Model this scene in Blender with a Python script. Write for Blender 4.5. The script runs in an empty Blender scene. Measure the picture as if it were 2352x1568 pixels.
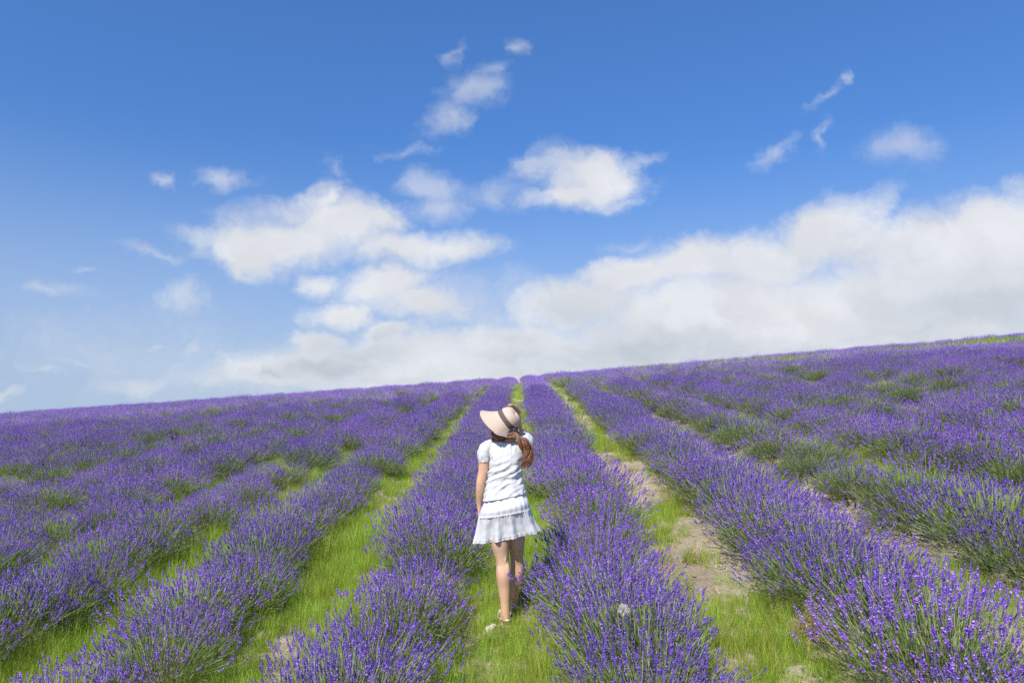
import bpy, bmesh, math, random
import numpy as np
from mathutils import Vector, Matrix, Euler, noise as mnoise

random.seed(7)
rng = np.random.default_rng(7)
sc = bpy.context.scene
COL = sc.collection
R = math.radians

# ------------------------------------------------------------------ camera, sky, sun, exposure
F_PX, CX, CY = 1568.0, 1176.0, 784.0          # a 24 mm lens on a 2352 x 1568 frame
PITCH = math.atan((970 - 784) / F_PX)
YAW = math.atan(19 / F_PX)                     # turned a touch to the left of the rows
CAM = Vector((0.0, 0.0, 1.47))
cam_d = bpy.data.cameras.new('camera')
cam_d.sensor_width = 36.0
cam_d.lens = 24.0
cam_d.clip_start = 0.1
cam_d.clip_end = 6000
cam = bpy.data.objects.new('camera', cam_d)
cam.location = CAM
cam.rotation_euler = (math.pi / 2 + PITCH, 0, YAW)
COL.objects.link(cam)
sc.camera = cam
CAM_M = Euler((math.pi / 2 + PITCH, 0, YAW)).to_matrix()


def ray(px, py):
    return CAM_M @ Vector(((px - CX) / F_PX, (CY - py) / F_PX, -1.0))


def at(px, py, y):
    """The world point at distance y along the rows that is seen at a point of the frame."""
    d = ray(px, py)
    return CAM + d * (y / d.y)


SUN_EL, SUN_AZ = R(46), R(204)                 # azimuth clockwise from +Y: behind the camera, to the left
sun_vec = Vector((math.sin(SUN_AZ) * math.cos(SUN_EL), math.cos(SUN_AZ) * math.cos(SUN_EL), math.sin(SUN_EL)))
sun_d = bpy.data.lights.new('sun', 'SUN')
sun_d.energy = 5.0
sun_d.angle = R(0.53)
sun_d.color = (1.0, 0.955, 0.89)
sun = bpy.data.objects.new('sun', sun_d)
sun.rotation_euler = (-sun_vec).to_track_quat('-Z', 'Y').to_euler()
sun.location = (0, 0, 40)
COL.objects.link(sun)

sc.view_settings.view_transform = 'Standard'
sc.view_settings.look = 'None'
sc.view_settings.exposure = 0.15
sc.view_settings.gamma = 1.0
sc.view_settings.use_curve_mapping = False
sc.render.engine = 'CYCLES'
sc.cycles.use_denoising = False
sc.cycles.max_bounces = 6
sc.cycles.diffuse_bounces = 3
sc.cycles.transmission_bounces = 4
sc.cycles.transparent_max_bounces = 4
sc.cycles.caustics_reflective = False
sc.cycles.caustics_refractive = False

world = bpy.data.worlds.new('World')
sc.world = world
world.use_nodes = True


def build_sky():
    nt = world.node_tree
    nt.nodes.clear()
    N, L = nt.nodes.new, nt.links.new

    def math_n(op, a, b=None, c=None, clamp=False):
        n = N('ShaderNodeMath'); n.operation = op; n.use_clamp = clamp
        for i, v in enumerate((a, b, c)):
            if v is None:
                continue
            if isinstance(v, (int, float)):
                n.inputs[i].default_value = v
            else:
                L(v, n.inputs[i])
        return n.outputs[0]

    def vec_n(op, a, b=None, c=None):
        n = N('ShaderNodeVectorMath'); n.operation = op
        for i, v in enumerate((a, b, c)):
            if v is None:
                continue
            if isinstance(v, (tuple, list)):
                n.inputs[i].default_value = v
            else:
                L(v, n.inputs[i])
        return n.outputs[1] if op in ('LENGTH', 'DOT_PRODUCT') else n.outputs[0]

    def sstep(x, lo, hi, out0=0.0, out1=1.0):
        n = N('ShaderNodeMapRange'); n.interpolation_type = 'SMOOTHSTEP'
        L(x, n.inputs[0])
        n.inputs[1].default_value, n.inputs[2].default_value = lo, hi
        n.inputs[3].default_value, n.inputs[4].default_value = out0, out1
        return n.outputs[0]

    def fbm(vec, scale, detail=5, rough=0.55, dist=0.0):
        n = N('ShaderNodeTexNoise'); n.noise_dimensions = '3D'
        L(vec, n.inputs['Vector'])
        n.inputs['Scale'].default_value = scale
        n.inputs['Detail'].default_value = detail
        n.inputs['Roughness'].default_value = rough
        n.inputs['Distortion'].default_value = dist
        return n

    sky = N('ShaderNodeTexSky')
    sky.sky_type = 'NISHITA'
    sky.sun_disc = False
    sky.sun_elevation = SUN_EL
    sky.sun_rotation = SUN_AZ
    sky.altitude = 0
    sky.air_density = 1.0
    sky.dust_density = 0.0
    sky.ozone_density = 8.0

    geo = N('ShaderNodeTexCoord')
    sep = N('ShaderNodeSeparateXYZ'); L(geo.outputs['Generated'], sep.inputs[0])
    dx, dy, dz = sep.outputs
    dyc = math_n('MAXIMUM', dy, 0.06)
    comb = N('ShaderNodeCombineXYZ')
    L(math_n('DIVIDE', dx, dyc), comb.inputs[0])
    L(math_n('DIVIDE', dz, dyc), comb.inputs[1])
    uv = comb.outputs[0]
    # billowing: the outline of every cloud is bent by two sizes of turbulence
    w1 = fbm(uv, 5.0, 5, 0.6)
    w2 = fbm(uv, 20.0, 4, 0.6)
    off1 = vec_n('MULTIPLY', vec_n('SUBTRACT', w1.outputs['Color'], (0.5, 0.5, 0.5)), (0.17, 0.10, 0))
    off2 = vec_n('MULTIPLY', vec_n('SUBTRACT', w2.outputs['Color'], (0.5, 0.5, 0.5)), (0.035, 0.025, 0))
    wuv = vec_n('ADD', vec_n('ADD', uv, off1), off2)

    def blobs(items):
        prev = None
        for (px, py, rx, ry, rot, s) in items:
            d = ray(px, py)
            u, v = d.x / d.y, d.z / d.y
            src = wuv
            if prev is not None:   # keeps the chain in order, so few values are alive at once
                src = vec_n('MULTIPLY_ADD', prev, (1e-9, 1e-9, 1e-9), wuv)
            m = N('ShaderNodeMapping'); m.vector_type = 'TEXTURE'
            L(src, m.inputs[0])
            m.inputs[1].default_value = (u, v, 0)
            m.inputs[2].default_value = (0, 0, R(rot))
            m.inputs[3].default_value = (rx / F_PX, ry / F_PX, 1)
            ln = vec_n('LENGTH', m.outputs[0])
            val = math_n('MULTIPLY_ADD', ln, -s, s)          # s at the core, 0 at the rim, falling on outside
            if prev is None:
                prev = val
            else:
                n = N('ShaderNodeMath'); n.operation = 'SMOOTH_MAX'
                L(prev, n.inputs[0]); L(val, n.inputs[1]); n.inputs[2].default_value = 0.18
                prev = n.outputs[0]
        return prev

    dense = [
        (640, 570, 200, 60, 4, 1), (760, 520, 120, 75, 0, 1), (840, 505, 80, 50, -20, .9), (560, 595, 110, 48, -12, 1),
        (900, 580, 160, 44, -4, .9), (1040, 575, 90, 36, 10, .7), (742, 462, 50, 40, 40, .7),
        (890, 655, 105, 46, 5, 1), (970, 700, 110, 42, -14, 1), (810, 718, 90, 28, 0, .9), (735, 655, 46, 26, 0, .65),
        (1350, 402, 115, 66, -8, 1.1), (1310, 442, 70, 36, 10, .9),
        (1330, 700, 170, 60, 4, 1.1), (1450, 640, 130, 50, 14, 1.1), (1580, 610, 170, 60, 10, 1.1), (1760, 600, 190, 75, 8, 1.1),
        (1900, 545, 150, 70, 22, 1.1), (2100, 560, 220, 85, 8, 1.1), (2290, 530, 180, 85, 10, 1.1), (2400, 480, 90, 70, 20, 1.1),
        (1700, 730, 420, 120, 4, 1.3), (2150, 700, 420, 140, 4, 1.3), (1500, 810, 480, 80, 2, 1.2), (2050, 800, 480, 90, 4, 1.2),
        (2290, 610, 260, 90, 6, 1.3), (2700, 640, 420, 200, 4, 1.3), (3150, 700, 300, 120, 0, 1.2),
        (900, 800, 230, 45, 4, 1), (740, 785, 60, 34, 10, 1.1), (905, 762, 72, 24, 2, 1.1), (800, 840, 260, 48, 3, .9), (1150, 800, 220, 62, 4, 1),
        (1050, 860, 420, 48, 2, 1), (640, 862, 130, 28, 0, .7),
    ]
    thin = [
        (1090, 215, 80, 52, 30, 1), (1020, 282, 62, 46, 25, 1), (1175, 92, 38, 24, -20, .8), (1050, 110, 10, 28, 0, .35), (1125, 150, 34, 22, 20, .5),
        (1250, 370, 70, 50, 30, .8), (1485, 362, 44, 16, 32, .7), (985, 435, 80, 44, -20, 1.1), (1000, 480, 70, 36, 0, .9), (1130, 440, 90, 32, 6, .7), (1230, 455, 45, 22, 0, .8),
        (930, 345, 26, 8, 0, .25), (770, 385, 14, 24, 20, .3), (1120, 575, 60, 30, 20, .7),
        (540, 408, 58, 30, -16, 1), (395, 420, 34, 20, -45, .8), (2075, 352, 95, 44, -2, 1.05), (1785, 335, 44, 18, 35, .6), (1885, 310, 14, 34, 10, .5),
        (1880, 218, 50, 10, 35, .5), (1938, 180, 14, 12, 0, .6), (405, 685, 52, 26, -30, .9), (130, 655, 80, 14, -4, .6), (195, 607, 28, 9, 0, .6),
        (350, 585, 60, 14, -28, .6), (340, 862, 105, 30, 4, 1), (330, 773, 46, 12, 0, .7), (440, 780, 28, 26, 0, .6), (15, 908, 46, 12, 0, 1),
        (170, 828, 70, 10, 0, .5), (90, 852, 44, 12, 0, .5), (510, 830, 30, 16, 0, .6), (430, 830, 90, 50, 0, .35),
        (2010, 455, 60, 34, 35, 1), (1440, 565, 40, 16, 10, .5), (1710, 545, 60, 22, 10, .6), (500, 560, 100, 22, -8, .7), (1120, 720, 70, 45, 0, .7),
        (620, 500, 90, 24, 10, .6), (1415, 470, 20, 7, 0, .4), (2330, 430, 60, 20, 20, .6), (560, 850, 200, 46, 0, .7), (900, 850, 520, 80, 2, .9), (1250, 800, 420, 90, 2, .9), (1080, 690, 110, 50, -20, .6), (1180, 650, 60, 30, 0, .4), (300, 800, 220, 60, 0, .3),
    ]
    Dd = blobs(dense)
    Dt = blobs(thin)
    edge = fbm(wuv, 10.0, 8, 0.64)
    fine = fbm(wuv, 42.0, 6, 0.66)
    e = math_n('MULTIPLY', math_n('SUBTRACT', edge.outputs[0], 0.5), 1.0)
    e2 = math_n('MULTIPLY_ADD', math_n('SUBTRACT', fine.outputs[0], 0.5), 0.55, e)
    a_dense = sstep(math_n('ADD', Dd, math_n('MULTIPLY', e2, 0.85)), -0.40, 0.66)
    a_thin = math_n('MULTIPLY', sstep(math_n('ADD', Dt, math_n('MULTIPLY', e2, 1.2)), -0.45, 1.0), 0.52)
    front = sstep(dy, 0.22, 0.40)
    inv = math_n('MULTIPLY', math_n('SUBTRACT', 1.0, a_dense), math_n('SUBTRACT', 1.0, a_thin))
    a_front = math_n('MULTIPLY', math_n('SUBTRACT', 1.0, inv), front)
    # scattered fair-weather clouds all round the rest of the sky
    dzc = math_n('ADD', math_n('MAXIMUM', dz, 0.0), 0.16)
    comb2 = N('ShaderNodeCombineXYZ')
    L(math_n('DIVIDE', dx, dzc), comb2.inputs[0]); L(math_n('DIVIDE', dy, dzc), comb2.inputs[1])
    far_n = fbm(comb2.outputs[0], 0.8, 7, 0.58, 0.3)
    a_rest = math_n('MULTIPLY', math_n('MULTIPLY', sstep(far_n.outputs[0], 0.54, 0.74), 0.8), math_n('SUBTRACT', 1.0, front))
    alpha = math_n('MAXIMUM', a_front, a_rest)
    # self-shading of the thick banks: softer grey in their lower folds
    st = N('ShaderNodeMapping'); L(wuv, st.inputs[0]); st.inputs[3].default_value = (2.6, 8.5, 1)
    sh = fbm(st.outputs[0], 1.1, 4, 0.5)
    thick = sstep(Dd, 0.15, 0.8)
    low = sstep(sep.outputs[2], 0.26, 0.08)
    shade = math_n('MULTIPLY', math_n('MULTIPLY', sstep(sh.outputs[0], 0.35, 0.64), thick), low)
    lobe = sstep(fbm(wuv, 9.0, 3, 0.5).outputs[0], 0.35, 0.7)
    ccol = N('ShaderNodeMix'); ccol.data_type = 'RGBA'
    L(math_n('MULTIPLY', shade, 1.0), ccol.inputs['Factor'])
    ccol.inputs['A'].default_value = (5.2, 5.32, 5.54, 1)
    ccol.inputs['B'].default_value = (3.55, 3.95, 4.45, 1)
    ccol2 = N('ShaderNodeMix'); ccol2.data_type = 'RGBA'; ccol2.blend_type = 'MULTIPLY'
    ccol2.inputs['Factor'].default_value = 1.0
    L(ccol.outputs['Result'], ccol2.inputs['A'])
    g = N('ShaderNodeCombineColor')
    gv = math_n('MULTIPLY_ADD', lobe, 0.12, 0.92)
    for i in range(3):
        L(gv, g.inputs[i])
    L(g.outputs[0], ccol2.inputs['B'])
    mix = N('ShaderNodeMix'); mix.data_type = 'RGBA'
    L(math_n('MULTIPLY', alpha, 0.96), mix.inputs['Factor'])
    tint = N('ShaderNodeMix'); tint.data_type = 'RGBA'; tint.blend_type = 'MULTIPLY'
    tint.inputs['Factor'].default_value = 1.0
    L(sky.outputs[0], tint.inputs['A']); tint.inputs['B'].default_value = (0.70, 0.95, 1.17, 1)
    hz = N('ShaderNodeMix'); hz.data_type = 'RGBA'          # pale air low over the horizon
    L(sstep(dz, 0.40, 0.02, 0.0, 0.88), hz.inputs['Factor'])
    dim = vec_n('SCALE', tint.outputs['Result'])
    L(sstep(dz, 0.10, 0.60, 0.78, 1.03), dim.node.inputs['Scale'])
    L(dim, hz.inputs['A']); hz.inputs['B'].default_value = (2.7, 3.35, 4.55, 1)
    L(hz.outputs['Result'], mix.inputs['A'])
    L(ccol2.outputs['Result'], mix.inputs['B'])
    bg = N('ShaderNodeBackground'); bg.inputs['Strength'].default_value = 0.14
    L(mix.outputs['Result'], bg.inputs['Color'])
    out = N('ShaderNodeOutputWorld'); L(bg.outputs[0], out.inputs[0])


build_sky()


# ------------------------------------------------------------------ helpers
def tag(o, label=None, cat=None, group=None, kind=None):
    if label: o['label'] = label
    if cat: o['category'] = cat
    if group: o['group'] = group
    if kind: o['kind'] = kind
    return o


def mesh_from(name, verts, faces, mat=None, smooth=False):
    me = bpy.data.meshes.new(name)
    verts = np.asarray(verts, dtype=np.float32)
    if isinstance(faces, np.ndarray):
        k = faces.shape[1]
        me.vertices.add(len(verts)); me.vertices.foreach_set('co', verts.ravel())
        me.loops.add(faces.size); me.loops.foreach_set('vertex_index', faces.astype(np.int32).ravel())
        me.polygons.add(len(faces))
        me.polygons.foreach_set('loop_start', np.arange(0, faces.size, k, dtype=np.int32))
        me.update(calc_edges=True)
    else:
        me.from_pydata([tuple(map(float, v)) for v in verts], [], faces)
        me.update()
    me.validate()
    if smooth:
        me.polygons.foreach_set('use_smooth', np.ones(len(me.polygons), dtype=bool))
    if mat:
        me.materials.append(mat)
    return me


def link(name, me, parent=None, loc=None):
    o = bpy.data.objects.new(name, me)
    COL.objects.link(o)
    if parent is not None:
        o.parent = parent
    if loc is not None:
        o.location = loc
    return o


class Soup:
    """Collects quads (as float arrays) for one mesh."""
    def __init__(self):
        self.q = []
    def add(self, quads):
        self.q.append(np.asarray(quads, dtype=np.float32).reshape(-1, 4, 3))
    def mesh(self, name, mat):
        q = np.concatenate(self.q)
        f = np.arange(len(q) * 4).reshape(-1, 4)
        return mesh_from(name, q.reshape(-1, 3), f, mat)


def unit(v):
    return v / np.maximum(np.linalg.norm(v, axis=-1, keepdims=True), 1e-9)


def vnoise2(x, y, seed=0):
    """Smooth value noise, 0..1."""
    x = np.asarray(x, float); y = np.asarray(y, float)
    xi, yi = np.floor(x).astype(np.int64), np.floor(y).astype(np.int64)
    fx, fy = x - xi, y - yi
    fx = fx * fx * (3 - 2 * fx); fy = fy * fy * (3 - 2 * fy)
    def h(a, b):
        n = (a * 374761393 + b * 668265263 + seed * 974634777) & 0x7fffffff
        n = ((n ^ (n >> 13)) * 1274126177) & 0x7fffffff
        n = ((n ^ (n >> 16)) * 668265263) & 0x7fffffff
        return (n & 0xffff) / 65535.0
    a, b, c, d = h(xi, yi), h(xi + 1, yi), h(xi, yi + 1), h(xi + 1, yi + 1)
    return (a * (1 - fx) + b * fx) * (1 - fy) + (c * (1 - fx) + d * fx) * fy


def fbm2(x, y, seed=0, oct=4):
    s, a, t = 0, 1, 0
    for i in range(oct):
        s = s + a * vnoise2(np.asarray(x) * 2 ** i, np.asarray(y) * 2 ** i, seed + i * 17)
        t += a; a *= 0.5
    return s / t


# ------------------------------------------------------------------ materials
def nodes_mat(name):
    m = bpy.data.materials.new(name)
    m.use_nodes = True
    nt = m.node_tree
    nt.nodes.clear()
    return m, nt, nt.nodes.new, nt.links.new


def ramp(N, stops):
    r = N('ShaderNodeValToRGB')
    els = r.color_ramp.elements
    while len(els) < len(stops):
        els.new(0.5)
    for e, (p, c) in zip(els, stops):
        e.position = p; e.color = (*c, 1)
    return r


def leaf_mat(name, stops, trans=0.35, rough=0.55, spec=0.25, obj_var=0.12, tboost=1.25, hue_var=0.0):
    """Plant surface: colour differs leaf by leaf and plant by plant, light passes through."""
    m, nt, N, L = nodes_mat(name)
    g = N('ShaderNodeNewGeometry')
    rp = ramp(N, stops); L(g.outputs['Random Per Island'], rp.inputs[0])
    oi = N('ShaderNodeObjectInfo')
    mr = N('ShaderNodeMapRange'); L(oi.outputs['Random'], mr.inputs[0])
    mr.inputs[3].default_value = 1 - obj_var; mr.inputs[4].default_value = 1 + obj_var
    hs = N('ShaderNodeHueSaturation'); L(rp.outputs[0], hs.inputs['Color']); L(mr.outputs[0], hs.inputs['Value'])
    if hue_var:
        hm = N('ShaderNodeMath'); hm.operation = 'MULTIPLY_ADD'; L(oi.outputs['Random'], hm.inputs[0])
        hm.inputs[1].default_value = hue_var * 2; hm.inputs[2].default_value = 0.5 - hue_var; L(hm.outputs[0], hs.inputs['Hue'])
    p = N('ShaderNodeBsdfPrincipled'); L(hs.outputs[0], p.inputs['Base Color'])
    p.inputs['Roughness'].default_value = rough
    p.inputs['Specular IOR Level'].default_value = spec
    out = N('ShaderNodeOutputMaterial')
    if trans > 0:
        t = N('ShaderNodeBsdfTranslucent')
        h2 = N('ShaderNodeHueSaturation'); h2.inputs['Value'].default_value = tboost; L(hs.outputs[0], h2.inputs['Color'])
        L(h2.outputs[0], t.inputs['Color'])
        mx = N('ShaderNodeMixShader'); mx.inputs[0].default_value = trans
        L(p.outputs[0], mx.inputs[1]); L(t.outputs[0], mx.inputs[2]); L(mx.outputs[0], out.inputs[0])
    else:
        L(p.outputs[0], out.inputs[0])
    return m


M_FLOWER = leaf_mat('lavender_flower', [(0.0, (0.20, 0.080, 0.46)), (0.45, (0.34, 0.150, 0.72)), (0.8, (0.46, 0.235, 0.86)), (1.0, (0.66, 0.46, 0.93))], 0.32, 0.6, 0.2, 0.2, 1.25, 0.014)
M_CALYX = leaf_mat('lavender_calyx', [(0.0, (0.11, 0.065, 0.29)), (1.0, (0.19, 0.12, 0.43))], 0.1, 0.65, 0.2)
M_STEM = leaf_mat('lavender_stem', [(0.0, (0.19, 0.27, 0.065)), (0.6, (0.33, 0.43, 0.11)), (1.0, (0.47, 0.54, 0.20))], 0.28)
M_LEAF = leaf_mat('lavender_leaf', [(0.0, (0.09, 0.125, 0.042)), (0.6, (0.185, 0.235, 0.085)), (1.0, (0.33, 0.38, 0.18))], 0.25)
M_WOOD = leaf_mat('lavender_wood', [(0.0, (0.06, 0.042, 0.028)), (1.0, (0.13, 0.095, 0.065))], 0.0)
M_GRASS = leaf_mat('young_grass', [(0.0, (0.16, 0.28, 0.024)), (0.5, (0.37, 0.51, 0.052)), (0.85, (0.53, 0.62, 0.11)), (1.0, (0.66, 0.60, 0.21))], 0.45, 0.5, 0.3, 0.26, 1.2, 0.02)
M_STRAW = leaf_mat('dry_straw', [(0.0, (0.30, 0.22, 0.12)), (1.0, (0.58, 0.47, 0.29))], 0.15, 0.7, 0.15)


def ground_mat():
    m, nt, N, L = nodes_mat('sandy_soil')
    tc = N('ShaderNodeTexCoord')
    def nz(scale, detail, rough=0.6):
        n = N('ShaderNodeTexNoise'); L(tc.outputs['Object'], n.inputs['Vector'])
        n.inputs['Scale'].default_value = scale; n.inputs['Detail'].default_value = detail; n.inputs['Roughness'].default_value = rough
        return n
    n1, n2, n3 = nz(1.3, 6), nz(16, 6, 0.7), nz(90, 3)
    r1 = ramp(N, [(0.25, (0.40, 0.315, 0.21)), (0.5, (0.54, 0.45, 0.315)), (0.75, (0.64, 0.55, 0.40))])
    L(n1.outputs[0], r1.inputs[0])
    r2 = ramp(N, [(0.30, (0.62, 0.60, 0.58)), (0.55, (1, 1, 1)), (0.8, (1.12, 1.1, 1.06))])
    L(n2.outputs[0], r2.inputs[0])
    mx = N('ShaderNodeMix'); mx.data_type = 'RGBA'; mx.blend_type = 'MULTIPLY'; mx.inputs['Factor'].default_value = 0.8
    L(r1.outputs[0], mx.inputs['A']); L(r2.outputs[0], mx.inputs['B'])
    p = N('ShaderNodeBsdfPrincipled'); L(mx.outputs['Result'], p.inputs['Base Color'])
    p.inputs['Roughness'].default_value = 0.95; p.inputs['Specular IOR Level'].default_value = 0.1
    ad = N('ShaderNodeMath'); ad.operation = 'MULTIPLY_ADD'; L(n3.outputs[0], ad.inputs[0]); ad.inputs[1].default_value = 0.35; L(n2.outputs[0], ad.inputs[2])
    b = N('ShaderNodeBump'); b.inputs['Strength'].default_value = 1.0; b.inputs['Distance'].default_value = 0.05
    L(ad.outputs[0], b.inputs['Height']); L(b.outputs[0], p.inputs['Normal'])
    out = N('ShaderNodeOutputMaterial'); L(p.outputs[0], out.inputs[0])
    return m


def simple_mat(name, col, rough=0.6, spec=0.3, nscale=None, namt=0.15, bump=0.0, bscale=None, sheen=0.0, sss=0.0, trans=0.0):
    m, nt, N, L = nodes_mat(name)
    p = N('ShaderNodeBsdfPrincipled')
    p.inputs['Base Color'].default_value = (*col, 1)
    p.inputs['Roughness'].default_value = rough
    p.inputs['Specular IOR Level'].default_value = spec
    tc = N('ShaderNodeTexCoord')
    if nscale:
        n = N('ShaderNodeTexNoise'); L(tc.outputs['Object'], n.inputs['Vector'])
        n.inputs['Scale'].default_value = nscale; n.inputs['Detail'].default_value = 5
        lo = tuple(c * (1 - namt) for c in col); hi = tuple(min(1, c * (1 + namt)) for c in col)
        r = ramp(N, [(0.3, lo), (0.7, hi)]); L(n.outputs[0], r.inputs[0]); L(r.outputs[0], p.inputs['Base Color'])
    if bump:
        n2 = N('ShaderNodeTexNoise'); L(tc.outputs['Object'], n2.inputs['Vector'])
        n2.inputs['Scale'].default_value = bscale; n2.inputs['Detail'].default_value = 4
        b = N('ShaderNodeBump'); b.inputs['Strength'].default_value = bump; b.inputs['Distance'].default_value = 0.004
        L(n2.outputs[0], b.inputs['Height']); L(b.outputs[0], p.inputs['Normal'])
    if sss:
        p.inputs['Subsurface Weight'].default_value = sss
        p.inputs['Subsurface Radius'].default_value = (0.012, 0.005, 0.003)
        p.inputs['Subsurface Scale'].default_value = 1.0
    if sheen:
        p.inputs['Sheen Weight'].default_value = sheen
    out = N('ShaderNodeOutputMaterial')
    if trans:
        t = N('ShaderNodeBsdfTranslucent'); t.inputs[0].default_value = (*col, 1)
        mx = N('ShaderNodeMixShader'); mx.inputs[0].default_value = trans
        L(p.outputs[0], mx.inputs[1]); L(t.outputs[0], mx.inputs[2]); L(mx.outputs[0], out.inputs[0])
    else:
        L(p.outputs[0], out.inputs[0])
    return m


# ------------------------------------------------------------------ the hill
G0, PITCH_ROW = -0.09, 1.52                     # the path she stands on, and the distance from row to row


def H0(x, y):
    x = np.asarray(x, float); y = np.asarray(y, float)
    yc = np.clip(y, -40, 110)
    xc = np.clip(x, -160, 160)
    z = 0.128 * (yc - 5) - 0.00063 * (yc ** 2 - 25) - 0.01 * np.maximum(y - 110, 0)
    z = z + 0.077 * x * np.where(np.abs(x) > 160, 160 / np.maximum(np.abs(x), 1e-6), 1) + 0.00015 * xc ** 2
    z = z + 0.30 * (fbm2(x / 14 + 3.3, y / 14 + 1.7, 5, 3) - 0.5) * np.clip((y - 8) / 20, 0, 1)
    return z


def gap_off(x):
    """Distance from the nearest path between rows, in metres."""
    q = (np.asarray(x, float) - G0) / PITCH_ROW
    return np.abs(q - np.round(q)) * PITCH_ROW


def H(x, y):
    """The soil surface: paths trodden lower, rows ridged, and small lumps."""
    z = H0(x, y)
    g = gap_off(x)
    z = z + 0.05 * np.clip((g - 0.2) / 0.5, 0, 1)
    z = z + 0.035 * (fbm2(np.asarray(x) * 2.2, np.asarray(y) * 2.2, 9, 3) - 0.5)
    return z


def graded(lo, f0, f1, hi, fine, grow):
    a = list(np.arange(f0, f1 + 1e-6, fine))
    s = fine; v = f1
    while v < hi:
        s *= grow; v += s; a.append(min(v, hi))
    s = fine; v = f0; b = []
    while v > lo:
        s *= grow; v -= s; b.append(max(v, lo))
    return np.array(b[::-1] + a)


xs = graded(-1500, -4.5, 5.0, 1500, 0.05, 1.045)
ys = graded(-30, 3.4, 11.0, 2500, 0.05, 1.04)
gx, gy = np.meshgrid(xs, ys)
gz = H(gx, gy) + 0.05 * (fbm2(gx * 9, gy * 9, 21, 3) - 0.5) * np.clip(1 - (gy - 10) / 20, 0, 1)
nv = np.stack([gx, gy, gz], -1).reshape(-1, 3)
ny, nx = gx.shape
ii = np.arange(ny * nx).reshape(ny, nx)
gf = np.stack([ii[:-1, :-1], ii[:-1, 1:], ii[1:, 1:], ii[1:, :-1]], -1).reshape(-1, 4)
ground = link('ground', mesh_from('ground', nv, gf, ground_mat(), True))
tag(ground, kind='structure')


# ------------------------------------------------------------------ lavender
def blades(base, tip, width, bend=None, segs=2, taper=0.3):
    """Ribbons from base to tip (n,3), each its own island of `segs` welded quads given as separate rows."""
    n = len(base)
    d = tip - base
    side = unit(np.cross(d, rng.normal(size=(n, 3))))
    pts = []
    for k in range(segs + 1):
        t = k / segs
        p = base + d * t
        if bend is not None:
            p = p + bend * (t * t - t)
        w = width * (1 - (1 - taper) * t)
        pts.append((p - side * w[:, None] / 2, p + side * w[:, None] / 2))
    return pts


def ribbon_mesh(name, sets, mat):
    """sets: list of (pts list) -> one mesh with welded ribbons, so every ribbon is one island."""
    V, Fq, off = [], [], 0
    for pts in sets:
        n = len(pts[0][0]); k = len(pts)
        arr = np.stack([np.stack(p, 1) for p in pts], 1)        # n,k,2,3
        V.append(arr.reshape(-1, 3))
        idx = off + np.arange(n * k * 2).reshape(n, k, 2)
        f = np.stack([idx[:, :-1, 0], idx[:, :-1, 1], idx[:, 1:, 1], idx[:, 1:, 0]], -1).reshape(-1, 4)
        Fq.append(f); off += n * k * 2
    return mesh_from(name, np.concatenate(V), np.concatenate(Fq), mat)


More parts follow.
